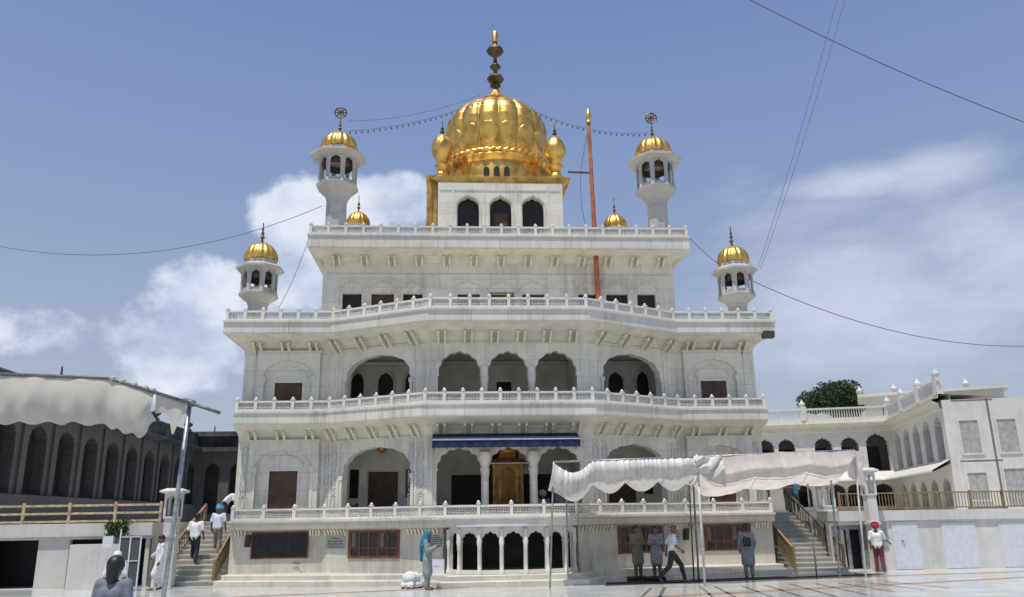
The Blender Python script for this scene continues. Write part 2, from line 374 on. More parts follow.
# ================================================================== SHRINE
Z1, Z2, Z3, Z4 = 2.08, 5.82, 9.07, 13.12
root = thing('marble_shrine', 'tall white marble shrine with a golden ribbed dome, four minarets and stacked balconies', 'shrine', (0, 6, 0))
BACK = 15.
def plan(xs, yw, xk, xc, yc, yb=BACK): return [(-xs,yb),(-xs,yw),(-xk,yw),(-xc,yc),(xc,yc),(xk,yw),(xs,yw),(xs,yb)]
WP = plan(9.65, .8, 6.6, 2.8, -1.1)
O1 = plan(9.57, 0, 6.45, 2.25, -1.9)
O2 = plan(9.70, 0, 6.45, 2.95, -1.9)
O3 = plan(10.2, -.3, 6.4, 2.8, -2.2)
W4 = [(-7.25,BACK-1),(-7.25,2.6),(7.25,2.6),(7.25,BACK-1)]
O4 = [(-7.75,BACK-.5),(-7.75,1.6),(7.75,1.6),(7.75,BACK-.5)]
def cornice(inner, outer, prof):
    mb = MB(); rings = []
    for t, z in prof: rings.append([(a[0]+(b[0]-a[0])*t, a[1]+(b[1]-a[1])*t, z) for a, b in zip(inner, outer)])
    mb.loft(rings); return mb
def balcony(name, inner, outer, z, fh, ch):
    r = 1
    m = cornice(inner, outer, [(.55,z-fh-.04),(.985,z-fh),(1.0,z-fh+.05),(1.0,z-.085),(1.05,z-.06),(1.05,z),(.2,z+.002)])
    o = m.build(name, FASC, root)
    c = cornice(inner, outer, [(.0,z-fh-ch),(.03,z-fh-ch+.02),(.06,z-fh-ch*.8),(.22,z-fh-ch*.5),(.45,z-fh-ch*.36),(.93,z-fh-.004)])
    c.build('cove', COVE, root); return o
balcony('balcony', WP, O2, Z2, .46, .5)
balcony('balcony', WP, O3, Z3, .48, .44)
balcony('roof_cornice', W4, O4, Z4, .58, .30)
# paired brackets under the coves -------------------------------------------------
def bracket_mesh(dep, hgt):
    mb = MB(); poly = [(0,-hgt*1.02),(.06,-hgt*1.06),(.12,-hgt*.95),(dep*.26,-hgt*.78),(dep*.36,-hgt*.55),(dep*.50,-hgt*.42),(dep*.52,-hgt*.2),(0,-hgt*.2)]
    for s in (-.12, .12): mb.prism(poly, (s-.042,0,0), (0,-1,0), (0,0,1), (.084,0,0))
    return mb
def brackets(path, inner, z, dep, hgt, spacing, segs, sideN=3):
    first = None
    for i in segs:
        a = Vector((*inner[i],0)); b = Vector((*inner[i+1],0)); L = (b-a).length; d = (b-a)/L; rz = math.atan2(d.y, d.x)
        n = max(2, round(L/spacing)) if (i not in (0, len(inner)-2)) else sideN
        for k in range(n):
            s = (k+.5)*L/n if i not in (0, len(inner)-2) else (.5+k*spacing)
            if i == 0: s = L-s
            if i == len(inner)-2: s = s
            p = a+d*s
            if first is None: first = bracket_mesh(dep, hgt).build('bracket', CREAM, root, off=(0,0,0)); o = first
            else: o = first.copy(); COL.objects.link(o)
            o.parent = root; o.location = Vector((p.x, p.y, z))-root.location; o.rotation_euler = (0,0,rz)
brackets(None, WP, Z2-.56, .80, .46, .92, range(1,6))
brackets(None, WP, Z3-.58, 1.05, .46, .98, range(1,6))
brackets(None, W4, Z4-.66, 1.0, .38, 1.13, range(1,2))
for inn, z, dep, hg, y_ in ((WP, Z3-.52, .42, .44, .8), (W4, Z4-.62, .42, .32, 2.6)):
    X_ = abs(inn[0][0])
    for s_ in (-1, 1):
        for k in range(4):
            o = bracket_mesh(dep, hg).build('bracket', CREAM, root, off=(0,0,0)) if k == 0 else o.copy()
            if k: COL.objects.link(o)
            o.parent = root; o.location = Vector((s_*X_, y_+.5+k*1.1, z))-root.location; o.rotation_euler = (0,0,s_*PI/2)
# storey walls ------------------------------------------------------------------
def mir(poly): return [(-a, b) for a, b in poly][::-1]
wingL = Face((-9.65,.8), (-6.6,.8)); slL = Face((-6.6,.8), (-2.8,-1.1)); cen = Face((-2.8,-1.1), (2.8,-1.1))
slR = Face((2.8,-1.1), (6.6,.8)); wingR = Face((6.6,.8), (9.65,.8))
sideL = Face((-9.65,BACK), (-9.65,.8)); sideR = Face((9.65,.8), (9.65,BACK))
SL = slL.L; WL = wingL.L
def storey(z0, z1, sl_hole, c_holes, tag_):
    mb = MB()
    for f in (wingL, wingR): f.plate(mb, 0, WL, z0, z1)
    slL.plate(mb, 0, SL, z0, z1, [sl_hole]); slR.plate(mb, 0, SL, z0, z1, [[(SL-a, b) for a, b in sl_hole][::-1]])
    cen.plate(mb, 0, 5.6, z0, z1, c_holes)
    sideL.plate(mb, 0, sideL.L-.302, z0, z1); sideR.plate(mb, .302, sideR.L, z0, z1)
    mb.build('wall', WALL, root)
a0, zt = slL.px(343, 470); a1, _ = slL.px(411, 470); _, zt1 = slL.px(376, 447)
h1 = arch((a0+a1)/2, Z1+.01, a1-a0, zt1-Z1-.02, .8, 7, .035, .02)
c1h = [arch(2.8+x, Z1+.01, w_, 4.37-.01-Z1+.0, .75, 7, .07, .03) for x, w_ in ((-1.72,1.52), (0,1.42), (1.72,1.52))]
storey(Z1-.3, Z2-.05, h1, c1h, 1)
b0, _ = slL.px(346, 380); b1, _ = slL.px(410, 380); _, zt3 = slL.px(376, 355)
h3 = arch((b0+b1)/2, Z2+.01, b1-b0, zt3-Z2-.02, .78, 7, .035, .02)
c3h = [arch(2.8+x, Z2+.01, w_, 7.74-Z2, .85, 7, .055, .02) for x, w_ in ((-1.71,1.5), (0,1.44), (1.71,1.5))]
storey(Z2-.3, Z3-.05, h3, c3h, 3)
# inner core, partitions, slabs
mb = MB(); mb.box(-9.3, 9.3, 2.8, BACK-.35, .1, Z3+.05)
for x in (-6.45, -2.72, 2.72, 6.45): mb.box(x-.09, x+.09, 1.05 if abs(x) > 5 else -.78, 2.9, Z1, Z3-.3)
mb.build('inner_wall', INNER, root)
mb = MB()
for z in (Z2-.35, Z3-.35):
    pts = [(a*.97, b+.25 if b < 5 else b-.3) for a, b in WP]; mb.loft([[(a,b,z-.12) for a, b in pts], [(a,b,z) for a, b in pts]])
mb.build('ceiling', INNER, root)
# beams inside the upper loggias and the dado line
mb = MB(); mb.box(-6.3,-2.85,2.6,2.8,7.95,8.1); mb.box(2.85,6.3,2.6,2.8,7.95,8.1); mb.box(-2.6,2.6,2.62,2.8,8.0,8.12)
mb.build('inner_beam', INNER, root)
# slender columns between the central arches
for z0, zt_, cap in ((Z1, 3.72, 1), (Z2, 6.95, 0)):
    for x in (-.83, .83):
        mb = MB()
        mb.lathe([(.15,0),(.15,.12),(.11,.16),(.105,.3),(.10,zt_-z0-.55),(.13,zt_-z0-.5),(.11,zt_-z0-.44),(.15,zt_-z0-.2),(.13,zt_-z0),(.22 if cap else .14,zt_-z0+.22),(.20 if cap else .1,zt_-z0+.5 if cap else zt_-z0+.22)], (x,-1.16,z0+.002), 16)
        mb.build('column', WALL, root, True, 35)
# blind cusped surrounds on the wings
def surround(face, cx, z0, wd, top, th=.15):
    mb = MB(); aw = wd*.86
    hole = arch(cx, z0+.02, aw, top-z0-.05, .62, 9, .05, .03)
    holed(mb, rect(cx-wd/2-.06, cx+wd/2+.06, z0+.01, top+.25), [hole], face.P+face.N*th, face.A, face.B, -face.N*(th-.003))
    # hanging capitals at the springing
    for s in (-1, 1):
        x = cx+s*aw/2; zz = z0+(top-z0)-.72
        face.slab(mb, x-.09, x+.09, zz-.12, zz+.08, th+.04, .09)
        face.slab(mb, x-.05, x+.05, z0+.3, zz-.12, th+.02, .06)
    face.slab(mb, cx-wd/2-.1, cx+wd/2+.1, top+.25, top+.33, th+.03, .08)
    mb.build('arch_surround', WALL, root)
def frame_line(face, poly, w_, out, name='moulding', mat=None, closed=False):
    mb = MB(); face.line(mb, poly, w_, out, closed); return mb.build(name, mat or WALL, root)
for f, m in ((wingL, 1), (wingR, 0)):
    cx = 1.66 if m else WL-1.66
    surround(f, cx, Z1, 2.35, 4.55); surround(f, cx, Z2, 2.15, 7.82)
    # ogee inner trim over window / door
    for zz, zb in ((3.78, 3.78), (7.0, 7.0)):
        mb = MB(); o = arch(cx, zb+.10, 1.3, .42, .38, 1, 0, .10, 16)[1:-1]; f.line(mb, o, .05, .02); mb.build('moulding', WALL, root)
def door(face, a0, a1, z0, z1, out, mat=BROWN, leaves=2, fw=.07, name='door', framem=None, panes=2):
    mb = MB()
    holed(mb, rect(a0-fw, a1+fw, z0, z1+fw), [rect(a0, a1, z0+.004, z1)], face.P+face.N*(out+.03), face.A, face.B, -face.N*.045)
    fr = mb.build('frame', framem or WALL, None)
    dm = MB(); W_ = (a1-a0)/leaves; face.slab(dm, a0, a1, z0+.006, z1-.002, out+.006, .004)
    for k in range(leaves):
        x0 = a0+k*W_+.01; x1 = a0+(k+1)*W_-.01
        face.slab(dm, x0, x1, z0+.01, z1-.01, out+.012, .02)
        for j in range(panes):
            h_ = (z1-z0)/panes; face.slab(dm, x0+.06, x1-.06, z0+j*h_+.07, z0+(j+1)*h_-.06, out+.022, .012)
    d = dm.build(name, mat, root)
    # frame becomes the door's child
    fr.data.transform(Matrix.Translation(-root.location)); fr.parent = d; return d
def hatch(face, a0, a1, z0, z1, out, name='window', fw=.05):
    """dark glazed/open window with a frame"""
    mb = MB(); holed(mb, rect(a0-fw, a1+fw, z0-fw, z1+fw), [rect(a0, a1, z0, z1)], face.P+face.N*(out+.03), face.A, face.B, -face.N*.04)
    w_ = mb.build(name, WALL, root)
    p = MB(); face.slab(p, a0, a1, z0, z1, out+.004, .003); p.build('pane', DGLASS, w_)
    return w_
for f, cx in ((wingL, 1.66), (wingR, WL-1.66)):
    door(f, cx-.5, cx+.5, Z1+.02, 3.78, 0)
    door(f, cx-.5, cx+.5, Z2+.02, 6.97, .0, name='window_shutter', fw=.11)
# interior openings at the core wall (Y 2.8)
corev = Face((-9.3,2.8), (9.3,2.8))
def cx_(x): return x+9.3
for s in (-1, 1):
    door(corev, cx_(s*4.62-.57), cx_(s*4.62+.57), Z1+.02, 3.83, 0)
    for x in (5.72, 3.6):
        mb = MB(); corev.slab(mb, cx_(s*x-.17), cx_(s*x+.17), 2.85, 3.92, .01, .009); 
        w_ = mb.build('window', DGLASS, root)
    # arched windows in the upper loggia
    for x in (5.72, 4.62, 3.6):
        wd = .62 if x == 4.62 else .5
        mb = MB(); holed(mb, arch(cx_(s*x), Z2+.02, wd+.2, 7.8-Z2, .55, 5, .03, .06), [arch(cx_(s*x), Z2+.04, wd, 7.62-Z2, .42, 5, .04, .05)], corev.P+corev.N*.05, corev.A, corev.B, -corev.N*.045)
        o = mb.build('window', WALL, root)
        mb = MB(); mb.prism(arch(cx_(s*x), Z2+.05, wd-.03, 7.60-Z2, .42, 1, 0, .05, 12), corev.P+corev.N*.02, corev.A, corev.B, -corev.N*.018); mb.build('pane', DARK, o)
mb = MB(); corev.slab(mb, cx_(-.05), cx_(.36), 8.16-.06, 8.42, .012, .009); corev.slab(mb, cx_(-.22), cx_(.38), Z2+.05, 7.3, .012, .009); mb.build('window', DARK, root)
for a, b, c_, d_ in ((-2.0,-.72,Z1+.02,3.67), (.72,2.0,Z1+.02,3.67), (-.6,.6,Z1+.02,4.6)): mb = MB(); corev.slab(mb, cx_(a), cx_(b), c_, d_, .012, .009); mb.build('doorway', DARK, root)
# inlaid pilaster panels on the lower storey
def inlays(face, cols, z0, z1, out=.004):
    for c_, wd in cols:
        mb = MB(); z = z0+.05; k = 0
        while z < z1-.25:
            h_ = .50 if k % 2 == 0 else .17
            if z+h_ > z1: break
            if k % 2 == 0:
                face.line(mb, rect(c_-wd/2, c_+wd/2, z, z+h_), .018, out, True)
                face.line(mb, ell(c_, z+h_/2, wd*.3, h_*.36), .014, out, True)
            else: face.line(mb, ell(c_, z+h_/2, wd*.42, h_*.42), .016, out, True)
            z += h_+.05; k += 1
        mb.build('inlay', INLAY, root)
for f, m in ((wingL, 0), (wingR, 1)):
    cs = [(.27,.22),(2.90,.15)]; inlays(f, [((WL-c_) if m else c_, wd) for c_, wd in cs], Z1+.25, 4.75)
    cs = [(.72,.2),(2.6,.2)]; inlays(f, [((WL-c_) if m else c_, wd) for c_, wd in cs], Z1+.2, 2.95, .156)
for f, m in ((slL, 0), (slR, 1)):
    cs = [(.16,.18),(.46,.2),(SL-.62,.2),(SL-.24,.22)]; inlays(f, [((SL-c_) if m else c_, wd) for c_, wd in cs], Z1+.25, 4.75)
# string courses and rectangular frames
for f, m in ((slL, 0), (slR, 1)):
    mb = MB()
    for (x0, x1, zt_, zb) in ((a0, a1, zt1, Z1), (b0, b1, zt3, Z2)):
        if m: x0, x1 = SL-x1, SL-x0
        f.slab(mb, x0-.22, x1+.22, zt_+.22, zt_+.30, .05, .05)
        f.slab(mb, x0-.22, x0-.15, zb+.02, zt_+.22, .03, .03); f.slab(mb, x1+.15, x1+.22, zb+.02, zt_+.22, .03, .03)
        for xx in (x0-.06, x1+.06):
            f.slab(mb, xx-.05, xx+.05, zb+.03, zt_-1.1, .045, .05); f.slab(mb, xx-.08, xx+.08, zt_-1.1, zt_-.95, .07, .08)
    mb.build('moulding', WALL, root)
mb = MB()
for zt_, zb, out in ((4.62, Z1, .03), (8.02, Z2, .03)):
    cen.slab(mb, .12, 5.48, zt_, zt_+.07, .05, .05)
    for x in (.14, 5.46): cen.slab(mb, x-.05, x+.05, zb+.03, zt_, .035, .035)
    for x in (1.97, 3.63): cen.slab(mb, x-.12, x+.12, zb+1.75, zt_, .03, .03)
mb.build('moulding', WALL, root)
for f, m in ((wingL, 0), (wingR, 1)):
    for c_, wd in ((.25,.3),(2.92,.16)):
        mb = MB(); c_ = WL-c_ if m else c_; f.line(mb, rect(c_-wd/2, c_+wd/2, Z2+.15, 8.02), .025, .006, True)
        mb.build('moulding', WALL, root)
for f, m in ((slL, 0), (slR, 1)):
    for c_, wd in ((.3,.4),(SL-.35,.45)):
        mb = MB(); c_ = SL-c_ if m else c_; f.line(mb, rect(c_-wd/2, c_+wd/2, Z2+.15, 8.1), .025, .006, True)
        mb.build('moulding', WALL, root)
# fourth storey -------------------------------------------------------------------
f4 = Face((-7.25,2.6), (7.25,2.6)); s4L = Face((-7.25,BACK-1), (-7.25,2.6)); s4R = Face((7.25,2.6), (7.25,BACK-1))
wins = [(-6.05,.78),(-4.82,.92),(-3.6,.8),(-1.33,.92),(0.03,.92),(1.33,.92),(3.6,.8),(4.82,.92),(6.05,.78)]
mb = MB()
f4.plate(mb, 0, 14.5, Z3, Z4-.3, [rect(7.25+x-wd/2, 7.25+x+wd/2, Z3+.5, 10.93) for x, wd in wins])
s4L.plate(mb, 0, s4L.L-.302, Z3, Z4-.3); s4R.plate(mb, .302, s4R.L, Z3, Z4-.3)
mb.build('wall', WALL, root)
mb = MB(); mb.box(-6.9, 6.9, 3.3, BACK-1.4, Z3, Z4-.35); mb.build('inner_wall', INNER, root)
for i, (x, wd) in enumerate(wins):
    c_ = 7.25+x
    mb = MB(); holed(mb, rect(c_-wd/2-.05, c_+wd/2+.05, Z3+.46, 10.97), [rect(c_-wd/2, c_+wd/2, Z3+.5, 10.93)], f4.P+f4.N*.02, f4.A, f4.B, -f4.N*.02)
    o = mb.build('window', REDW if i == 4 else WALL, root)
    mb = MB(); f4.slab(mb, c_-wd/2, c_+wd/2, Z3+.5, 10.93, -.2, .02)
    if i in (1, 4): 
        for k in range(4): f4.slab(mb, c_-wd/2+.02+k*wd/4, c_-wd/2+(k+1)*wd/4-.02, Z3+.55, 10.89, -.18, .02)
    mb.build('pane', BROWN if i in (1, 4) else DARK, o)
    mb = MB(); f4.line(mb, arch(c_, 10.98, wd*1.15, .36, .34, 5, .04, .09)[1:-1], .05, .02); f4.line(mb, [(c_-wd*.66,Z3+.4),(c_-wd*.66,11.5),(c_+wd*.66,11.5),(c_+wd*.66,Z3+.4)], .035, .012); mb.build('moulding', WALL, o)
mb = MB(); f4.slab(mb, .2, 14.3, 11.66, 11.73, .04, .04); mb.build('moulding', WALL, root)
# balustrades ------------------------------------------------------------------------
def post_mesh(h=.5):
    mb = MB(); mb.box(-.055,.055,-.055,.055,0,h-.1); mb.box(-.07,.07,-.07,.07,h-.115,h-.08)
    mb.lathe([(.035,h-.08),(.055,h-.06),(.05,h-.03),(.03,h-.01),(.012,h+.01)], (0,0,0), 10); return mb
PM = post_mesh(.52)
first_post = [None]; back_posts = {}
def balustrade(path, z, counts, h=.38, individual=True):
    rail = MB(); lat = MB(); pmerge = MB(); posts = []
    for i in range(len(path)-1):
        a = Vector((*path[i], z)); b = Vector((*path[i+1], z)); L = (b-a).length; d = (b-a)/L; n = counts[i]
        U = Vector((0,0,1)); nr = Vector((d.y,-d.x,0))
        rail.bar(a+U*.035, b+U*.035, .13, .07); rail.bar(a+U*(h-.03), b+U*(h-.03), .10, .06)
        for k in range(n+1):
            if k == 0 and i > 0: continue
            posts.append((a+d*(L*k/n), math.atan2(d.y, d.x), i))
        for k in range(n):
            p0 = L*k/n+.055; p1 = L*(k+1)/n-.055; w_ = p1-p0; z0 = .07; z1 = h-.06; hh = z1-z0
            st = .105; 
            # two directions of diagonal bars clipped to the panel
            for sg in (1, -1):
                s_ = -hh
                while s_ < w_:
                    t0 = max(0, -s_); t1 = min(hh, w_-s_)
                    if t1 > t0+.01:
                        x0, x1 = s_+t0, s_+t1
                        if sg < 0: x0, x1 = w_-x0, w_-x1
                        lat.bar(a+d*(p0+x0)+U*(z0+t0), a+d*(p0+x1)+U*(z0+t1), .034, .03, up=nr)
                    s_ += st
    o = rail.build('balustrade', RAILM, root)
    lat.build('lattice', LATT, o)
    for p, rz, i in posts:
        edge = i in (0, len(path)-2)
        if individual and not (edge and p.y > 1.2 + path[1][1]):
            if first_post[0] is None: first_post[0] = q = PM.build('post', RAILM, o, off=(0,0,0))
            else: q = first_post[0].copy(); COL.objects.link(q)
            q.parent = o; q.location = p-root.location; q.rotation_euler = (0,0,rz)
        else:
            c_, s_ = math.cos(rz), math.sin(rz)
            pmerge.add([Vector((v.x*c_-v.y*s_, v.x*s_+v.y*c_, v.z))+p for v in PM.v], PM.f)
    if pmerge.v: q = pmerge.build('post', RAILM, o); q['kind'] = 'stuff'
def inset(path, d=.09, back=6.5):
    out = []
    for x, y in path: out.append((x-math.copysign(d, x), y+d if y < 8 else back))
    return out
balustrade(inset(O1), Z1+.001, [6,3,5,4,5,3,6])
balustrade(inset(O2), Z2+.003, [8,5,6,9,6,5,8])
balustrade(inset(O3), Z3+.003, [8,6,6,8,6,6,8])
balustrade(inset(O4), Z4+.003, [6,22,6], individual=False)
# ground storey ----------------------------------------------------------------------
BP = plan(9.55, .28, 6.45, 2.25, -1.55)
b = balcony  # terrace slab
m = cornice(BP, O1, [(.3,Z1-.34),(.9,Z1-.3),(1.0,Z1-.2),(1.0,Z1-.10),(1.35,Z1-.07),(1.35,Z1),(-.5,Z1+.0)])
m.build('terrace', BASEM, root)
bw = Face((-9.55,.28), (-6.45,.28)); bs = Face((-6.45,.28), (-2.25,-1.55)); bsr = Face((2.25,-1.55), (6.45,.28)); bwr = Face((6.45,.28), (9.55,.28))
mb = MB()
for f in (bw, bs, bsr, bwr): f.plate(mb, 0, f.L, .3, Z1-.3)
Face((-9.55,BACK),(-9.55,.582)).plate(mb, 0, BACK-.582, 0, Z1-.3); Face((9.55,.582),(9.55,BACK)).plate(mb, 0, BACK-.582, 0, Z1-.3)
mb.box(-2.6,2.6,1.2,1.5,.3,Z1-.3)
mb.build('wall', BASEM, root)
# small corbels in rows
def corbels(face, a0, a1, n):
    mb = MB()
    for k in range(n):
        a = a0+(a1-a0)*(k+.5)/n
        poly = [(0,-.20),(.05,-.21),(.08,-.1),(.16,-.03),(.16,0),(0,0)]
        mb.prism(poly, face.pt(a-.03, Z1-.335, .001), face.N, Vector((0,0,1)), face.A*.06)
    return mb.build('corbel_row', CREAM, root)
corbels(bw, .1, .55, 4); corbels(bw, 2.65, 3.05, 4); corbels(bs, .1, 1.0, 7); corbels(bs, bs.L-1.3, bs.L-.1, 9); corbels(bsr, .05, 1.3, 9); corbels(bsr, bsr.L-.9, bsr.L-.1, 7); corbels(bwr, .05, .5, 4); corbels(bwr, 2.45, 2.95, 5)
def lattice_window(face, u0, u1, v0, v1, n):
    x0, z1 = face.px(u0, v0); x1, _ = face.px(u1, v0); _, z0 = face.px((u0+u1)/2, v1)
    z1 = 1.70; z0 = .80
    mb = MB(); holes = []; W_ = (x1-x0-.16)/n
    for k in range(n):
        a = x0+.08+k*W_; holes.append(rect(a+.03, a+W_-.03, z0+.07, z0+.30)); holes.append(rect(a+.03, a+W_-.03, z0+.35, z1-.07))
    holed(mb, rect(x0, x1, z0, z1), holes, face.P+face.N*.035, face.A, face.B, -face.N*.03)
    o = mb.build('window', REDW, root)
    p = MB(); face.slab(p, x0+.02, x1-.02, z0+.02, z1-.02, .008, .006); p.build('pane', DGLASS, o)
    c_ = MB()
    for k in range(0, n):      # pale curtains behind some panes
        if (k*7+int(u0)) % 3 == 1:
            a = x0+.08+k*W_; face.slab(c_, a+.04, a+W_*.55, z0+.36, z1-.08, .0125, .003)
    if c_.v: c_.build('curtain', simple('faded_curtain', (.16,.15,.13), .9), o)
lattice_window(bs, 349, 400, 531, 558, 5)
lattice_window(bsr, 617, 663, 526, 554, 5)
lattice_window(bwr, 703, 750, 523, 551, 5)
x0, z1 = bw.px(252, 532); x1, z0 = bw.px(308, 558)
mb = MB(); holed(mb, rect(x0, x1, z0, z1), [rect(x0+.05, x1-.05, z0+.05, z1-.05)], bw.P+bw.N*.035, bw.A, bw.B, -bw.N*.03); o = mb.build('window', REDW, root)
p = MB(); bw.slab(p, x0+.02, x1-.02, z0+.02, z1-.02, .01, .008)
for k in range(1, 7): bw.slab(p, x0+k*(x1-x0)/7-.008, x0+k*(x1-x0)/7+.008, z0+.05, z1-.05, .018, .006)
p.build('pane', DARK, o)
# plinth steps
def steps_path(d, h0, h1):
    mb = MB(); pl = [(-9.8-d,8),(-9.8-d,-.25-d),(-3.0-d,-.55-d),(-2.3-d*.6,-2.75-d),(2.3+d*.6,-2.75-d),(3.0+d,-.55-d),(9.8+d,-.25-d),(9.8+d,8)]
    pl = [(-9.6-d*.5,3),(-9.6-d*.5,-.3-d),(-2.9-d,-1.75-d),(-2.1-d*.6,-2.85-d),(2.1+d*.6,-2.85-d),(2.9+d,-1.75-d),(9.6+d*.5,-.3-d),(9.6+d*.5,3)]
    mb.loft([[(a,b_,h0) for a, b_ in pl], [(a,b_,h1-.02) for a, b_ in pl], [(a*1.0,b_+.015,h1) for a, b_ in pl]]); return mb
steps_path(.32, 0, .17).build('plinth', BASEM, root); steps_path(0, .12, .33).build('plinth', BASEM, root)
# bow-fronted arcade under the terrace
cols = [(-2.05,-1.75),(-1.72,-2.22),(-1.08,-2.55),(-.38,-2.66),(.38,-2.66),(1.08,-2.55),(1.72,-2.22),(2.05,-1.75)]
arc = MB()
for i in range(7):
    f = Face(cols[i], cols[i+1]); L = f.L
    holed(arc, rect(-.02, L+.02, .45, Z1-.30), [arch(L/2, .455, L-.13, 1.60-.455, .30 if L > .6 else .2, 5, .1, .03)], f.P, f.A, f.B, -f.N*.12)
    f.slab(arc, .02, L-.02, .34, .452, .02, .16)
ar = arc.build('arcade', RAILM, root)
for i, (x, y) in enumerate(cols):
    mb = MB(); mb.lathe([(.085,0),(.085,.1),(.06,.14),(.052,.3),(.048,.72),(.065,.78),(.055,.82),(.09,.98),(.075,1.02),(.075,1.36)], (x,y-.02,.335), 14); mb.build('column', RAILM, ar, True, 40)
bow = [(-2.25,-1.3),(-2.2,-1.8),(-1.8,-2.36),(-1.12,-2.72),(-.4,-2.84),(.4,-2.84),(1.12,-2.72),(1.8,-2.36),(2.2,-1.8),(2.25,-1.3)]
mb = MB(); mb.loft([[(a,b_,z) for a, b_ in bow] for z in (Z1-.30, Z1-.02)]); 
big = [(a*1.03, b_-.05) for a, b_ in bow]; mb.loft([[(a,b_,z) for a, b_ in big] for z in (Z1-.055, Z1+.004)]); mb.build('bow_slab', RAILM, ar)
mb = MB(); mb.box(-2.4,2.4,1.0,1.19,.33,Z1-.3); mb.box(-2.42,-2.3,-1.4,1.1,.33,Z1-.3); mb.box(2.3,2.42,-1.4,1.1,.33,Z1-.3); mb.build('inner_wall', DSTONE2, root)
# ------------------------------------------------------------------ dome chamber
CX, CY0, CY1 = .2, 5.5, 11.3
HW = 2.9
chf = Face((CX-HW,CY0), (CX+HW,CY0)); chl = Face((CX-HW,CY1), (CX-HW,CY0)); chr_ = Face((CX+HW,CY0), (CX+HW,CY1)); chb = Face((CX+HW,CY1), (CX-HW,CY1))
mb = MB()
for f in (chf, chl, chr_, chb): f.plate(mb, 0.002, f.L-.002, Z4-.1, 17.15, [arch(HW+x, Z4, 1.0, 16.38-Z4, .52, 5, .03, .06) for x in (-1.5, 0, 1.5)], 0, .3)
mb.build('wall', WALL, root)
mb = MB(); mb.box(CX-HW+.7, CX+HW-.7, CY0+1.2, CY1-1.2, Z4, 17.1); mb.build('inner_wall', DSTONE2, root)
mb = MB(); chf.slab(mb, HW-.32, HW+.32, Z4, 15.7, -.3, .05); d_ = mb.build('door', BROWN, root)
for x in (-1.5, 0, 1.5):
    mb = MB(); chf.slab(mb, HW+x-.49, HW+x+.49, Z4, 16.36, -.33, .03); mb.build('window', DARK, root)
mb = MB()
for x in (-1.5, 0, 1.5): chf.line(mb, arch(HW+x, Z4, 1.14, 16.46-Z4, .58, 1, 0, .09, 14), .05, .012)
for x in (-2.2, -.75, .75, 2.2): chf.slab(mb, HW+x-.04, HW+x+.04, Z4, 16.9, .025, .025)
chf.slab(mb, .1, 5.7, 16.72, 16.78, .03, .03)
mb.build('moulding', WALL, root)
# gilded cornice slab, gilded corner pier
mb = MB()
def sqring(h, z):
    k = (h-HW)*.2; return [(CX-h-(h-HW)*.3,CY0-k,z),(CX+h+(h-HW)*.3,CY0-k,z),(CX+h,CY1+(h-HW),z),(CX-h,CY1+(h-HW),z)]
mb.loft([sqring(2.88,17.1), sqring(2.96,17.13), sqring(3.0,17.2), sqring(3.2,17.30), sqring(3.22,17.42), sqring(2.9,17.46)])
mb.build('gilded_cornice', GOLDD, root)
mb = MB(); mb.box(CX-HW-.52, CX-HW-.04, CY0+.2, CY1-.2, Z4, 17.3); mb.box(CX-HW-.36, CX-HW-.28, CY0+.12, CY0+.2, Z4, 17.3)
mb.box(CX-HW-.56, CX-HW-.3, CY0+.3, CY1-.3, 17.3, 17.6); mb.build('gilded_pier', GOLDD, root)
# drum, rope moulding, dome
DC = (CX-.02, 8.4, 0)
mb = MB(); mb.lathe([(2.86,17.2),(2.86,17.28),(2.80,17.33),(2.76,18.5),(2.72,18.7)], DC, 96, mod=lambda t, z: 1+.012*abs(math.sin(12*t)))
drum = mb.build('drum', GOLD, root, True, 40)
mb = MB()
for x in (-.62, -.14, .34):
    yy_ = DC[1]-math.sqrt(2.83**2-x**2); f = Face((DC[0]+x-.17, yy_), (DC[0]+x+.17, yy_)); mb = MB()
    mb.prism(arch(.17, 17.36, .27, .62, .15, 3, 0, .04), f.P+f.N*.02, f.A, f.B, -f.N*.08); mb.build('drum_window', DARK, root)
mb = MB()
for k in range(40):      # blind arches on the drum
    a = 2*PI*k/40; c_ = Vector((DC[0]+2.79*math.cos(a), DC[1]+2.79*math.sin(a), 0)); A = Vector((-math.sin(a), math.cos(a), 0)); Nn = Vector((math.cos(a), math.sin(a), 0))
    if k in (28,29,30,31): continue
    pts = [c_+A*x+Vector((0,0,z))+Nn*.01 for x, z in arch(0, 17.38, .32, .98, .16, 3, 0, .04)]
    for i in range(len(pts)-1): mb.bar(pts[i], pts[i+1], .035, .035, up=Nn)
mb.build('drum_relief', GOLD, drum)
mb = MB()                # scalloped flared band + twisted rope
mb.lathe([(2.7,18.36),(2.80,18.40),(2.92,18.66),(2.88,18.74),(2.6,18.76)], DC, 160, mod=lambda t, z: 1+.022*abs(math.sin(20*t))*(1 if z < 18.7 else .2)); mb.build('scallop_band', GOLD, root, True, 50)
mb = MB(); nR = 360; rings = []
for i in range(nR):
    a = 2*PI*i/nR; ring = []
    for k in range(10):
        b_ = 2*PI*k/10; rr = .15*(1+.22*math.cos(2*(b_-a*26)))
        ring.append((DC[0]+(2.72+rr*math.cos(b_))*math.cos(a), DC[1]+(2.72+rr*math.cos(b_))*math.sin(a), 18.90+rr*math.sin(b_)))
    rings.append(ring)
rings.append(rings[0]); mb.loft(rings, False, False); mb.build('rope_moulding', GOLD, root, True)
cz = lambda z: z if z < 21 else 21+(z-21)*.84
prof = []
R_ = 2.60
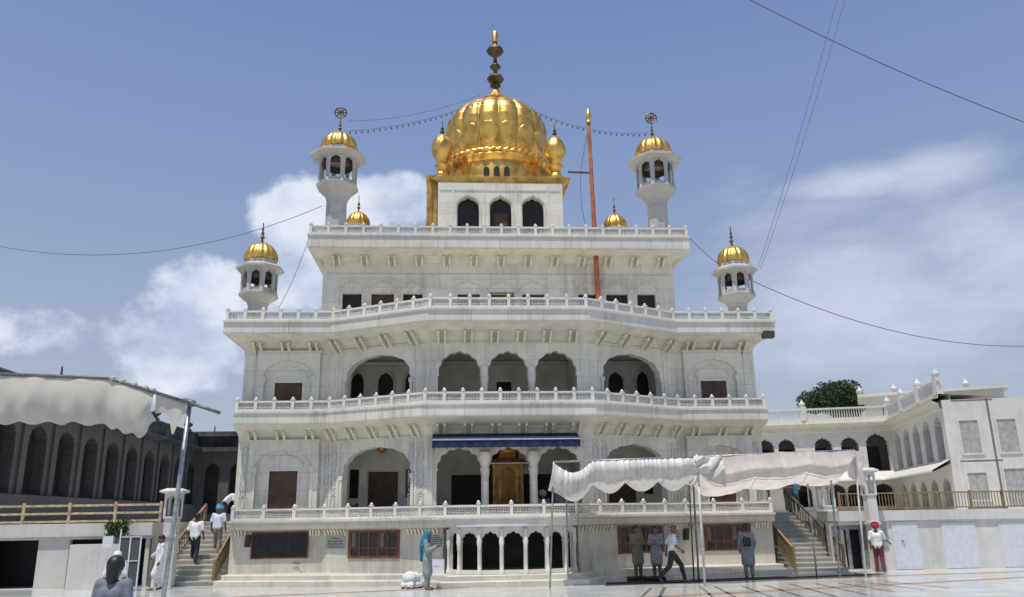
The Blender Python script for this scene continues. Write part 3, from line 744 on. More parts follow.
keys = [(18.95,2.30),(19.05,2.38),(19.5,2.50),(20.1,2.58),(20.6,2.61),(21.0,2.61),(21.5,2.53),(21.9,2.34),(22.3,2.03),(22.65,1.58),(22.9,1.15),(23.08,.82),(23.25,.52),(23.45,.38)]
def interp(z):
    for (za, ra), (zb, rb) in zip(keys, keys[1:]):
        if z <= zb:
            t = (z-za)/(zb-za); return ra+(rb-ra)*t
    return keys[-1][1]
keys = [(cz(a), b) for a, b in keys]
NZ, NT = 120, 512; rings = []
NR = 16
for j in range(NZ+1):
    z = 18.95+(cz(23.45)-18.95)*j/NZ; r = interp(z); ring = []
    for i in range(NT):
        t = 2*PI*i/NT+.08; u_ = (t*NR/(2*PI)) % 1; x = abs(u_-.5)*2     # 0 centre of rib, 1 groove
        rr = r*(1-.055*x**3)
        # a row of petals low on the dome
        pz = (z-20.0)/.52; pe = math.sqrt(max(0, 1-(pz)**2)) if -1 < pz < 1 else 0
        d = pe*.86-x
        if pe > 0: rr += .045*math.exp(-(d/.09)**2)+(.012 if d > .1 else 0)
        ring.append((DC[0]+rr*math.cos(t), DC[1]+rr*math.sin(t), z))
    rings.append(ring)
mb = MB(); mb.loft(rings); dome = mb.build('dome', GOLD, root, True)
# cap of petals and the tall finial
mb = MB(); mb.lathe([(1.0,22.68),(1.03,22.73),(.72,22.93),(.5,23.12),(.32,23.38),(.18,23.6)], DC, 120, mod=lambda t, z: 1+.07*abs(math.sin(8*t))*(1 if z < 23.0 else .3)); mb.build('petal_cap', GOLDD, dome, True, 50)
mb = MB()
fin = [(.18,23.5),(.11,23.62),(.12,23.74),(.30,23.86),(.16,23.97),(.38,24.12),(.46,24.27),(.36,24.42),(.12,24.56),(.10,24.72),(.13,24.8),(.28,24.93),(.30,25.0),(.12,25.2),(.09,25.45),(.12,25.62),(.42,25.82),(.46,25.95),(.40,26.08),(.15,26.22),(.12,26.4),(.15,26.5),(.165,27.0),(.1,27.1),(.02,27.18)]
mb.lathe([(r*.96, z) for r, z in fin], DC, 28, mod=lambda t, z: 1+.05*math.cos(10*t)); mb.build('finial', BRASS, dome, True, 50)
mb = MB(); mb.lathe([(.15,26.45),(.17,27.02),(.10,27.12),(.02,27.2)], (DC[0],DC[1],.003), 16); mb.build('finial_tip', GOLD, dome, True, 50)
# corner kiosks round the dome
def kiosk(x, y):
    k = MB(); z = 17.45
    k.lathe([(.42,0),(.42,.1),(.28,.2),(.22,.4),(.26,.55),(.35,.62),(.35,.7),(.24,.8),(.30,1.0),(.46,1.25),(.50,1.5),(.49,1.72),(.38,2.0),(.2,2.2),(.1,2.3)], (x,y,z), 32, mod=lambda t, zz: 1+.03*math.cos(8*t))
    o = k.build('corner_kiosk', GOLD, root, True, 40)
    k = MB(); k.lathe([(.1,2.28),(.05,2.35),(.12,2.43),(.05,2.5),(.08,2.6),(.03,2.68),(.03,2.9),(.01,3.0)], (x,y,z), 12); k.build('finial', BRASS, o, True, 50)
for x in (CX-2.72, CX+2.68):
    for y in (CY0+.4, CY1-.4): kiosk(x, y)
# ------------------------------------------------------------------ minarets
def ngon(r, z, c, n=8, ph=PI/8): return [(c[0]+r*math.cos(ph+2*PI*i/n), c[1]+r*math.sin(ph+2*PI*i/n), z) for i in range(n)]
def minaret(c, z0, sh, rs, zg, rg, zc, re, zd, zf, emblem):
    """z0 base, rs shaft radius, zg gallery floor, rg gallery radius, zc column top, re eave radius, zd dome top, zf finial top"""
    m = MB(); m.loft([ngon(rs*1.25,z0,c), ngon(rs*1.25,z0+.12,c), ngon(rs*1.03,z0+.16,c), ngon(rs,sh,c), ngon(rs*1.08,sh+.03,c), ngon(rs*1.1,sh+.1,c)])
    o = m.build('minaret', TOWERM, root)
    m = MB(); m.loft([ngon(rs*1.05,sh+.08,c), ngon(rs*1.35,sh+(zg-sh)*.45,c), ngon(rg*.93,zg-.1,c), ngon(rg,zg-.06,c), ngon(rg*1.02,zg+.03,c), ngon(rg*.97,zg+.06,c)]); m.build('corbel', TOWERM, o)
    pr = rg*.86
    cs = ngon(pr, 0, c)
    for i in range(8):
        x, y, _ = cs[i]; q = MB(); q.lathe([(.085,0),(.085,.1),(.055,.14),(.052,(zc-zg)*.65),(.075,(zc-zg)*.7),(.06,(zc-zg)*.76),(.08,zc-zg-.02)], (x,y,zg+.05), 10); q.build('column', TOWERM, o, True, 40)
    m = MB()
    for i in range(8):
        a = cs[(i+1) % 8]; b_ = cs[i]; f = Face((b_[0],b_[1]), (a[0],a[1])); L = f.L
        H = zc-zg
        holed(m, rect(.0, L, zg+.06, zc+.06), [arch(L/2, zg+.065, L-.16, H*.93, .26, 3, .08, .04)], f.P, f.A, f.B, f.N*.06)
        f.slab(m, .05, L-.05, zg+.05, zg+.22, -.03, -.05)
    m.build('arcade', TOWERM, o)
    m = MB(); m.lathe([(pr*.80,zc-.30),(pr*.82,zc+.04)], (c[0],c[1],0), 16, cap0=False); m.build('shade_lining', simple('painted_gallery_shade', (.10,.075,.05), .9), o, True)  # added dark lining; its colour puts the shade inside the gallery arches
    m = MB(); m.loft([ngon(pr*.97,zc,c), ngon(re*.93,zc+.1,c), ngon(re,zc+.12,c), ngon(re,zc+.2,c), ngon(re*.86,zc+.28,c), ngon(rg*.84,zc+.36,c), ngon(rg*.84,zc+.5,c)]); m.build('eave', TOWERM, o)
    zb = zc+.5; R = rg*.86; h = zd-zb
    m = MB(); m.lathe([(R*.92,0),(R*1.02,h*.05),(R*1.03,h*.2),(R*.98,h*.42),(R*.82,h*.65),(R*.55,h*.84),(R*.25,h*.95),(.07,h)], (c[0],c[1],zb), 96, mod=lambda t, z: 1-.07*abs(math.cos(8*t))**3); m.build('gilded_dome', GOLD, o, True, 50)
    m = MB(); H = zf-zd; top = H*.62 if emblem else H
    m.lathe([(.08,-.03),(.03,top*.15),(.09,top*.26),(.04,top*.36),(.07,top*.48),(.03,top*.56),(.05,top*.68),(.02,top*.75),(.02,top)], (c[0],c[1],zd), 12)
    if emblem:                      # round openwork emblem on the tip
        zc_ = zd+H*.79; r = H*.2
        ring = [(c[0]+r*math.cos(2*PI*k/20), c[1], zc_+r*math.sin(2*PI*k/20)) for k in range(21)]
        m.tube(ring, .03, 6)
        ring = [(c[0]+r*.5*math.cos(2*PI*k/20), c[1], zc_+r*.5*math.sin(2*PI*k/20)) for k in range(21)]
        m.tube(ring, .022, 6)
        for k in range(8): a = PI*k/4; m.bar((c[0],c[1],zc_), (c[0]+1.15*r*math.cos(a), c[1], zc_+1.15*r*math.sin(a)), .03)
    m.build('finial', BRASS, o, True, 50)
    return o
UY = 3.2
for s in (-1, 1): minaret((s*6.93, UY), Z4, 15.15, .44, 15.78, .90, 17.0, 1.22, 18.38, 19.62, True)
for s in (-1, 1): minaret((s*9.52, 1.6), Z3, 10.1, .37, 10.52, .74, 11.42, .92, 12.72, 13.55, False)
# small gilded domelets standing on the roof
for s in (-1, 1):
    x = s*6.5 - .25; m = MB(); m.loft([ngon(.55,Z4,(x,9)), ngon(.55,16.0,(x,9)), ngon(.72,16.05,(x,9)), ngon(.72,16.12,(x,9))]); o = m.build('roof_kiosk', TOWERM, root)
    m = MB(); m.lathe([(.58,0),(.63,.1),(.58,.4),(.42,.66),(.2,.82),(.05,.9)], (x,9,16.12), 64, mod=lambda t, z: 1-.07*abs(math.cos(8*t))**3); m.build('gilded_dome', GOLD, o, True, 50)
    m = MB(); m.lathe([(.05,.88),(.03,1.0),(.1,1.08),(.04,1.16),(.07,1.28),(.02,1.38),(.015,1.75)], (x,9,16.12), 10); m.build('finial', BRASS, o, True, 50)
# tall pole wrapped in cloth, with a gilded spearhead
fp = at(588,112,2.2); fb = at(598,298,2.2)
t = thing('flagpole', 'tall pole wrapped in faded saffron cloth rising past the roof edge to a golden spearhead', 'flagpole', (fb.x, 2.2, Z3))
pts = [Vector((fb.x+.02,2.2,Z3)).lerp(Vector((fp.x,2.2,fp.z-.5)), k/24) for k in range(25)]
m = MB(); m.tube(pts, [.12-.045*k/24+.006*math.sin(k*2.7) for k in range(25)], 10); m.build('wrapped_pole', SALMON, t, True)
m = MB(); zz = fp.z-.55; m.lathe([(.07,0),(.13,.06),(.11,.12),(.06,.15),(.11,.26),(.13,.38),(.09,.52),(.01,.72)], (fp.x,2.2,zz), 12); m.build('spearhead', GOLD, t, True, 50)
m = MB(); a = at(568,172,2.3); b_ = at(592,173,2.2); m.bar(a, b_, .07); m.build('bracket_arm', BRASS, t)
pts = [Vector((fp.x-.03, 2.15, fp.z-.9))+Vector((-.45*math.sin(k*PI/16), 0, -k*.36)) for k in range(17)]
m = MB(); m.tube(pts, .012, 5); m.build('rope', WIREM, t)
# dark slab end hanging at the right eave corner
m = MB(); p0 = at(763,331,-.3); p1 = at(773,337,-.3); m.box(p0.x, p1.x+.05, -.36, -.1, p1.z-.02, p0.z); m.build('eave_board', simple('weathered_board', (.07,.05,.035), .9), root)
# ------------------------------------------------------------------ awning
t = thing('awning', 'long navy blue canvas awning with a pale stripe over the central arches', 'awning', (0,-1.1,4.2))
m = MB(); y0 = -1.14; y1 = -1.95; n = 60; x0, x1 = -2.62, 2.36; rings = []
m.loft([[(x0,y0,4.86),(x1,y0,4.86)], [(x0,y1,4.60),(x1,y1,4.60)]], False, False, close=False); m.loft([[(x0,y0,4.83),(x1,y0,4.83)], [(x0,y1,4.57),(x1,y1,4.57)]], False, False, close=False)
m.build('canvas_top', BLUE, t, fix=False)
m = MB()
a_, b_ = [], []
for k in range(n+1): x = x0+(x1-x0)*k/n; a_.append((x,y1-.01,4.56)); b_.append((x,y1-.01+.02*math.sin(k*1.3),4.30+.018*abs(math.sin(k*PI/3))))
m.loft([a_, b_, [(p[0],p[1]+.015,p[2]) for p in b_], [(p[0],p[1]+.015,p[2]) for p in a_]], False, False, close=False); m.build('valance', BLUE, t, fix=False)
m = MB(); m.box(x0,x1,y1-.035,y1-.012,4.555,4.60); m.build('stripe', BLUEL, t)
m = MB()
for x in (x0+.05, 0, x1-.05): m.bar((x,y0,4.3), (x,y1,4.55), .03)
m.build('support_arm', STEELD, t)
# ------------------------------------------------------------------ gilded throne kiosk in the hall
KG = goldmat('old_gilding', (.42, .25, .08), .45)
t = thing('gilded_throne_kiosk', 'gilded shrine kiosk with an arched front standing in the dark central hall', 'kiosk', (.06,.9,Z1))
X, Y = .06, .9
m = MB(); m.box(X-.6,X+.6,Y-.4,Y+.45,Z1,Z1+.45); m.box(X-.56,X+.56,Y+.3,Y+.38,Z1+.45,3.9); m.build('base', KG, t)
for sx in (-1, 1):
    for sy in (-1, 1):
        m = MB(); m.lathe([(.09,0),(.06,.1),(.055,1.2),(.09,1.35),(.08,1.45)], (X+sx*.5, Y+sy*.3, Z1+.44), 12); m.build('column', GOLDD, t, True, 40)
m = MB(); f = Face((X-.6,Y-.36), (X+.6,Y-.36)); holed(m, rect(.05,1.15,Z1+.5,3.98), [arch(.6,Z1+.52,.55,1.2,.3,5,.08,.05), rect(.12,.26,Z1+.6,3.5), rect(.94,1.08,Z1+.6,3.5)], f.P, f.A, f.B, -f.N*.05); m.build('arched_front', KG, t)
m = MB(); m.box(X-.66,X+.66,Y-.48,Y+.5,3.9,3.97); m.loft([[(X-.72,Y-.56,3.97),(X+.72,Y-.56,3.97),(X+.72,Y+.56,3.97),(X-.72,Y+.56,3.97)], [(X-.5,Y-.36,4.12),(X+.5,Y-.36,4.12),(X+.5,Y+.4,4.12),(X-.5,Y+.4,4.12)]]); m.box(X-.3,X+.3,Y-.2,Y+.25,4.12,4.35); m.build('roof', simple('gilded_terracotta', (.40,.17,.06), .45, .5), t)
m = MB(); m.lathe([(.36,0),(.38,.06),(.34,.25),(.2,.4),(.05,.48),(.03,.6)], (X,Y,4.35), 32, mod=lambda a, z: 1-.05*abs(math.cos(8*a))); m.build('domelet', GOLDD, t, True, 50)
# pale metal tie rod across the hall arches, small chandelier in the left loggia
m = MB(); m.bar((-.75,-1.28,3.83), (.80,-1.28,3.83), .035); tag(m.build('curtain_rod', STEEL), 'pale metal rod across the middle arch in front of the gilded kiosk', 'rod')
p = at(382,450,1.2); m = MB(); m.lathe([(.015,.35),(.02,.2),(.14,.16),(.2,.05),(.16,-.03),(.06,-.08),(.01,-.1)], (p.x,1.2,p.z), 16)
m.bar((p.x,1.2,p.z+.3), (p.x,1.2,Z2-.36), .015); tag(m.build('lantern', GOLDD, None, True, 50), 'small round brass lantern hanging in the loggia left of the centre', 'lantern')
# ------------------------------------------------------------------ plaques and small fittings on the base
def plaque(face, u0, u1, v0, v1, label, rows, mat=SIGNM, tm=SIGNT, seed=0):
    x0, z1 = face.px(u0, v0); x1, z0 = face.px(u1, v1); c_ = face.pt((x0+x1)/2, z0, 0)
    t = thing('plaque', label, 'plaque', tuple(c_)); m = MB(); face.slab(m, x0, x1, z0, z1, .025, .023); m.build('panel', mat, t)
    rn = random.Random(seed); m = MB()
    for r in range(rows):
        z = z1-(r+.8)*(z1-z0)/(rows+.6); a = x0+.06+(0 if r else (x1-x0)*.2); e = x1-.06-(0 if r else (x1-x0)*.2)
        while a < e:
            L = rn.uniform(.03,.1); face.slab(m, a, min(a+L, e), z-.012, z+.012, .030, .004)
            for k in range(2):
                xx = a+rn.uniform(.1,.9)*L; face.slab(m, xx-.004, xx+.004, z-.03, z+.0, .031, .005)
            a += L+.025
    m.build('lettering', tm, t)
plaque(bs, 327, 345, 536, 549, 'small grey plaque with four lines of lettering between the two left base windows', 4, seed=1)
plaque(bs, 428.5, 444, 534, 547, 'grey plaque with worn lettering beside the woman in the blue scarf', 6, seed=2)
plaque(bs, 429, 444.5, 558.5, 574, 'plain pale marble plaque low on the wall behind the woman in the blue scarf', 1, WDOOR, SIGNM, seed=3)
plaque(bsr, 664, 680, 523, 541, 'stone plaque on the wall above the man striding past', 6, seed=4)
def speaker(face, u, v, label):
    a, z = face.px(u, v); c_ = face.pt(a, z-.2, 0); t = thing('loudspeaker', label, 'loudspeaker', tuple(c_)); m = MB()
    A = face.A; p = face.pt(a, z, .1); m.prism([(-.08,-.2),(.08,-.2),(.09,.2),(-.09,.2)], p-A*0+face.N*.06, A, Vector((.08,-.0,1)).normalized(), -face.N*.14); m.build('cabinet', BLACKP, t)
    m = MB(); m.bar(face.pt(a, z, 0), face.pt(a, z, .1), .04); m.build('wall_bracket', STEELD, t)
speaker(bw, 248.5, 541, 'small black loudspeaker on the base wall left of the dark window')
speaker(bsr, 684.5, 534, 'narrow black loudspeaker on the base wall between the two right windows')
a, z = bw.px(296, 563); c_ = bw.pt(a, z, 0); m = MB(); m.tube([bw.pt(a-.12,z,.05), bw.pt(a+.08,z,.05), bw.pt(a+.14,z-.04,.08)], .018, 6); m.tube([bw.pt(a,z,.0), bw.pt(a,z,.06)], .02, 6)
tag(m.build('water_tap', BLACKP), 'small dark water tap low on the wall under the dark window', 'tap')
# potted plant in the left loggia
t = thing('potted_plant', 'dark little potted plant behind the balustrade in the left loggia', 'potted plant', (-5.45,.5,Z1))
m = MB(); m.lathe([(.1,0),(.15,.25),(.16,.28),(.12,.28)], (-5.45,.5,Z1+.003), 14); m.build('pot', BROWN, t, True, 40)
# ------------------------------------------------------------------ foliage
def leaves(mb, c, rad, n, sz, seed, squash=(1,1,1), lumps=9):
    rn = random.Random(seed); L = []
    for k in range(lumps):
        d = Vector((rn.gauss(0,1), rn.gauss(0,1), rn.gauss(0,.8))).normalized()*rn.uniform(.3,.78); L.append((d, rn.uniform(.3,.5)))
    for i in range(n):
        d, lr = rn.choice(L); e = Vector((rn.gauss(0,1), rn.gauss(0,1), rn.gauss(0,1))).normalized()*lr*(rn.random()**.4)
        p = d+e; p = Vector((p.x*squash[0], p.y*squash[1], p.z*squash[2]))*rad+Vector(c)
        a = Vector((rn.gauss(0,1), rn.gauss(0,1), rn.gauss(0,1))).normalized(); b_ = a.cross(Vector((rn.gauss(0,1), rn.gauss(0,1), rn.gauss(0,1)))).normalized(); s_ = sz*rn.uniform(.6,1.3)
        mb.add([p-a*s_, p-b_*s_*.5, p+a*s_, p+b_*s_*.5], [(0,1,2,3)])
m = MB(); leaves(m, (-5.45,.5,Z1+.42), .24, 260, .04, 3); m.build('foliage', LEAF, t, fix=False)
# ------------------------------------------------------------------ stairs and terraces
def stairs(s, label, xl0, xr0, xl1, xr1, y0, y1, n=13):
    """s=-1 left, 1 right; plan tapers from (xl0..xr0 at y0) to (xl1..xr1 at y1)"""
    t = thing('staircase', label, 'staircase', ((xl0+xr0)/2, y0, 0)); m = MB(); h = Z1/n
    for k in range(n):
        ya = y0+(y1-y0)*k/n; f0 = k/n; a = xl0+(xl1-xl0)*f0; b_ = xr0+(xr1-xr0)*f0
        m.box(a-.002*k, b_+.002*k, ya, y1+.9, k*h+.001, (k+1)*h-.045)
        m.box(a-.02-.002*k, b_+.02+.002*k, ya-.03, y1+.88, (k+1)*h-.044, (k+1)*h)
    m.build('steps', STEPM, t); return t
sL = stairs(-1, 'marble staircase climbing to the left terrace with people walking up', -11.9, -9.75, -11.75, -10.0, -.1, 3.7)
sR = stairs(1, 'grey marble staircase climbing to the right terrace beside the shrine', 10.05, 12.1, 10.15, 11.75, .1, 3.9)
def inclined_rail(t, P0, P1, h, mat, nb=14, solid=False):
    P0 = Vector(P0); P1 = Vector(P1); U = Vector((0,0,1)); o = MB()
    o.bar(P0+U*h, P1+U*h, .07, .07); o.bar(P0+U*.12, P1+U*.12, .05, .05)
    for P in (P0, P1): o.bar(P, P+U*(h+.06), .08)
    if solid: 
        d = (P1-P0); s_ = Vector((.015,0,0)); o.loft([[P0+U*.12-s_, P1+U*.12-s_, P1+U*h-s_, P0+U*h-s_], [P0+U*.12+s_, P1+U*.12+s_, P1+U*h+s_, P0+U*h+s_]])
    r = o.build('handrail', mat, t)
    b_ = MB()
    for k in range(1, nb): p = P0.lerp(P1, k/nb); b_.bar(p+U*.1, p+U*h, .028)
    b_.build('balusters', mat, r)
inclined_rail(sL, (-11.78,.25,.2), (-11.45,3.6,Z1), .62, GOLDRAIL, 18)
inclined_rail(sL, (-9.93,-.05,.05), (-9.86,2.6,1.5), .72, GOLDRAIL, 14, True)
inclined_rail(sR, (10.12,.0,.05), (10.02,2.2,1.25), .78, GOLDRAIL, 14, True)
inclined_rail(sR, (12.02,.2,.15), (11.72,3.8,Z1), .72, simple('brown_ochre_rail', (.13,.10,.055), .5, .2, var=.3), 18)
# terraces
RT = thing('terrace_block', 'white terrace with shop front and doors below, right of the shrine', 'terrace', (18,.5,0))
m = MB(); fr = Face((12.2,.5), (34,.5))
x0, _ = fr.px(831,526); x1, _ = fr.px(868,526); d0, _ = fr.px(891,526); d1, _ = fr.px(917,526)
fr.plate(m, 0, fr.L, 0, Z1-.36, [rect(x0, x1, .02, 1.58)], 0, .25)
m.box(12.2, 34, 3.5, 3.7, 0, Z1-.36); m.box(12.2,12.4,.77,3.48,0,Z1-.36); m.build('wall', RWHITE, RT)
m = MB(); m.box(12.15, 34, .42, 20, Z1-.36, Z1); m.box(9.7,12.149,4.8,20,Z1-.36,Z1-.002); m.build('slab', RWHITE, RT)
m = MB(); f2 = Face((12.2,1.3), (34,1.3)); holed(m, rect(x0-.1,x1+.1,.0,1.66), [rect(x0+.28,x0+.62,.05,1.42), rect(x0+.75,x0+1.12,.05,1.42)], fr.P+fr.N*-.2, fr.A, fr.B, -fr.N*.06); m.build('shop_front', STEEL, RT)
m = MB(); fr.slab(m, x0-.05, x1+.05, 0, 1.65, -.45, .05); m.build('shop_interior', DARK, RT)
m = MB(); fr.slab(m, d0, d1, .02, 1.66, .03, .028); fr.slab(m, d0+.03, d1-.03, .08, .36, .034, .006); dd = m.build('door', WDOOR, RT)
m = MB(); a, z = fr.px(901,541); m.bar(fr.pt(a,z,.03), fr.pt(a+.09,z,.08), .035); m.build('handle', STEELD, dd)
m = MB(); fr.slab(m, fr.px(877,526)[0], fr.px(886,526)[0], .7, 1.66, .02, .018); m.build('notice_panel', SIGNM, RT)
for k in range(3):
    m = MB(); fr.slab(m, d1+.9+k*2.2, d1+2.2+k*2.2, .02, 1.6, .02, .018); m.build('door', WDOOR, RT)
def baluster_rail(label, P0, P1, z, h, mat, n, posts, horiz=False):
    P0 = Vector((*P0,z)); P1 = Vector((*P1,z)); U = Vector((0,0,1)); t = thing('railing', label, 'railing', tuple((P0+P1)/2)); r = MB()
    if horiz:
        for k in range(3): r.bar(P0+U*(h-.03-k*h*.42), P1+U*(h-.03-k*h*.42), .04, .07)
    else: r.bar(P0+U*h, P1+U*h, .06, .05); r.bar(P0+U*.08, P1+U*.08, .05, .04)
    r.build('rail', mat, t); b_ = MB()
    if not horiz:
        for k in range(n): b_.bar(P0.lerp(P1, k/n)+U*.08, P0.lerp(P1, k/n)+U*h, .022)
        b_.build('balusters', mat, t)
    for k in range(posts+1): q = MB(); p = P0.lerp(P1, k/posts); q.bar(p, p+U*(h+.07), .075); q.build('post', mat, t)
baluster_rail('ochre metal railing along the edge of the right terrace', (12.3,.6), (30,.6), Z1, .62, GOLDRAIL, 150, 14)
baluster_rail('short dark railing closing the top of the right stairs', (10.4,5.6), (11.6,5.6), Z1, .95, simple('dark_brown_rail', (.07,.04,.03), .6), 12, 2)
LT = thing('terrace_block', 'low white terrace with dark doorways below, left of the shrine', 'terrace', (-15,0,0))
m = MB(); fl = Face((-34,.1), (-12.1,.1)); 
e0, _ = fl.px(137,540); e1, _ = fl.px(146,540); e2, _ = fl.px(150,540); e3, _ = fl.px(164,540)
fl.plate(m, 0, fl.L, 0, Z1-.42, [rect(e0,e1,.02,1.56), rect(e2,e3,.02,1.56), rect(e0-2.2,e0-.9,.02,1.56), rect(e0-4.8,e0-3.2,.02,1.56)], 0, .2)
m.box(-12.3,-12.1,.32,3.9,0,Z1-.42); m.build('wall', RWHITE, LT)
m = MB(); m.box(-34,-12.1,-.02,20,Z1-.42,Z1+.0); m.box(-12.099,-9.8,4.6,20,Z1-.42,Z1-.002); m.build('slab', RWHITE, LT)
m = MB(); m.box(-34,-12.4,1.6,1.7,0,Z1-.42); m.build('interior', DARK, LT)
BR = simple('orange_white_rail', (.58,.45,.26), .5, var=.3)
baluster_rail('three-bar ochre railing on the left terrace edge', (-30,.06), (-11.9,.06), Z1, .62, BR, 0, 12, True)
# white lantern pillars
def pillar(label, x, y, z0, z1, w_=.36):
    t = thing('lamp_pillar', label, 'lamp pillar', (x,y,0), group='white lantern pillars on the terraces'); m = MB()
    if z0 < 1: m.box(x-w_/2,x+w_/2,y-w_/2,y+w_/2,0,z0+1.6)
    zb = z1-1.0
    m.box(x-w_*.62,x+w_*.62,y-w_*.62,y+w_*.62,(z0+1.6 if z0 < 1 else z0)-.0,(z0+1.6 if z0 < 1 else z0)+.08)
    m.box(x-w_/2,x+w_/2,y-w_/2,y+w_/2,(z0+1.68 if z0 < 1 else z0+.08),zb); m.build('shaft', RWHITE, t)
    m = MB(); zt = z1-.2
    for f in (Face((x-w_*.6,y-w_*.6),(x+w_*.6,y-w_*.6)), Face((x+w_*.6,y-w_*.6),(x+w_*.6,y+w_*.6)), Face((x+w_*.6,y+w_*.6),(x-w_*.6,y+w_*.6)), Face((x-w_*.6,y+w_*.6),(x-w_*.6,y-w_*.6))):
        holed(m, rect(.001,f.L-.001,zb,zt), [arch(f.L/2,zb+.06,f.L-.14,zt-zb-.14,.18,3,.06,.03)], f.P, f.A, f.B, -f.N*.05)
    m.box(x-w_*.55,x+w_*.55,y-w_*.55,y+w_*.55,zb-.03,zb+.03); m.build('lantern', RWHITE, t)
    m = MB(); m.loft([[(x-w_*k,y-w_*k,z),(x+w_*k,y-w_*k,z),(x+w_*k,y+w_*k,z),(x-w_*k,y+w_*k,z)] for k, z in ((.6,zt),(.95,zt+.05),(.95,zt+.1),(.5,zt+.18))]); m.build('cap', RWHITE, t)
pillar('white lantern pillar at the foot of the left stairs', at(170.5,540,-.35).x, -.35, 0, 3.2, .40)
pl = at(869,500,.2); pillar('white lantern pillar in front of the right terrace, beside the man in the red turban', pl.x, .25-.1, 0, 3.62, .34)
pl = at(826,500,1.6); pillar('white lantern pillar standing on the right terrace behind the canopy', pl.x, 1.6, Z1, 3.25, .42)
# ------------------------------------------------------------------ left dark arcaded wing
LWg = thing('arcaded_wing', 'long dark stone two-storey arcaded wing receding on the left', 'building', (-21,25,0))
fw_ = Face((-21,3), (-21,40))     # faces +X
fw_ = Face((-21,-6), (-21,39))
m = MB(); holes = []
s0_ = fw_.px(133,450)[0]; pitch = None
ys = [fw_.px(u,450)[0] for u in (133,148,163,180,194,205)]
pit = (ys[-1]-ys[0])/5
k = -9
while True:
    c_ = ys[0]+k*pit
    if c_ > fw_.L-1.2: break
    if c_ > 1: holes.append(arch(c_, 3.4, pit*.60, 3.1, .75, 7, .1, .06))
    k += 1
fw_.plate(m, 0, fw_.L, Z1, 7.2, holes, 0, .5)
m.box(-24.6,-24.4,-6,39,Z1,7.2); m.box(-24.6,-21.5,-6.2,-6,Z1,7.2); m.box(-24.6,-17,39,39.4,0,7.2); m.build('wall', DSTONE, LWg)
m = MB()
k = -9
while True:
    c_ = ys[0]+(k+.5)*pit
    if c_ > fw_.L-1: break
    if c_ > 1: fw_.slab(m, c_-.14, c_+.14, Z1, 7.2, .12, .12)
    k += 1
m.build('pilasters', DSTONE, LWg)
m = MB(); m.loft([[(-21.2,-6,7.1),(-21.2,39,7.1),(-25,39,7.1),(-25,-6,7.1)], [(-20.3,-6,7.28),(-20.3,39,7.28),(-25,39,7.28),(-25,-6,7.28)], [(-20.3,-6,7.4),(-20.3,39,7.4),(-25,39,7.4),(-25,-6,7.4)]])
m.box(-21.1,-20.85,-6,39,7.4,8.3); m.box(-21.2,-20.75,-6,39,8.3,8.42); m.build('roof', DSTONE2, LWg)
for c_ in range(0, 7):
    y = -2+c_*6.4; q = MB(); q.lathe([(.25,0),(.25,.1),(.1,.2),(.3,.4),(.32,.5),(.12,.62),(.06,.7),(.04,1.05),(.01,1.1)], (-20.97,y,8.42), 12); q.build('roof_finial', DSTONE2, LWg, True, 50)
m = MB(); m.box(-21.0,-20.6,-6,38,Z1,3.35); m.build('parapet', DSTONE, LWg)
# far dark house beyond it
FH = thing('far_house', 'dark flat-roofed house between the arcaded wing and the shrine', 'building', (-17,32,0))
p0 = at(197,430,32); p1 = at(236,425,32); zc_ = at(215,452,32).z
ff = Face((p0.x-3.5,32), (p1.x+4,32)); m = MB(); hl = [arch(x, Z1+.6, 1.1, 3.6, .6, 5, .08, .05) for x in (1.2,3.0,4.8,6.6)]
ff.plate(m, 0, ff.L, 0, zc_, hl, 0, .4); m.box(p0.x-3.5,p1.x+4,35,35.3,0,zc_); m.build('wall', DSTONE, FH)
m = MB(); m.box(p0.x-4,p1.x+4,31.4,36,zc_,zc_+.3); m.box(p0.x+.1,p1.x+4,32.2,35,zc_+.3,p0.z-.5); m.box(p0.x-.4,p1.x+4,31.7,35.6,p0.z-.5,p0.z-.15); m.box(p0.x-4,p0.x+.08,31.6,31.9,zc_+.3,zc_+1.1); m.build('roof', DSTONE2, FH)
m = MB(); m.box(p0.x+1.9,p0.x+2.8,32.15,32.22,zc_+.5,p0.z-.7); m.build('window', DARK, FH)
# ------------------------------------------------------------------ right white building
RB = thing('white_building', 'white two-storey arcaded building with balustraded roof on the right', 'building', (22,14,0))
A0 = (10, 20.6); CRN = (23.7, 16.9); B1 = (21.1, 7.4)
fA = Face(A0, CRN); fB = Face(CRN, B1)
fB = Face(CRN, B1)
print('A', [fA.px(u,v) for u, v in ((765,415),(888,407),(888,425),(878,437),(878,470),(787,440),(824,440),(850,440),(885,490),(838,492))], fA.L)
print('B', [fB.px(u,v) for u, v in ((893,407),(917,392),(904,440),(914,440))], fB.L, fB.N)
ZR = 7.1
m = MB(); hl = []
for u, wpx in ((766,17),(787,17),(824,18),(850.5,18)):
    c_, _ = fA.px(u, 450); w_ = fA.px(u+wpx/2, 450)[0]-fA.px(u-wpx/2, 450)[0]; hl.append(arch(c_, 4.5, w_, 6.35-4.5, .5, 7, .1, .06))
c_, _ = fA.px(878, 450); w_ = fA.px(889.5, 450)[0]-fA.px(867, 450)[0]; hl.append(arch(c_, 4.3, w_, 6.5-4.3, .6, 7, .1, .08))
for u in (804, 838.5, 856.5, 885):
    c_, _ = fA.px(u, 495); w_ = .95 if u != 885 else 1.1; hl.append(arch(c_, Z1+.3, w_, 1.25, .4, 7, .1, .05))
fA.plate(m, 0, fA.L, Z1-.4, ZR, hl, 0, .4)
hb = []
k = 0
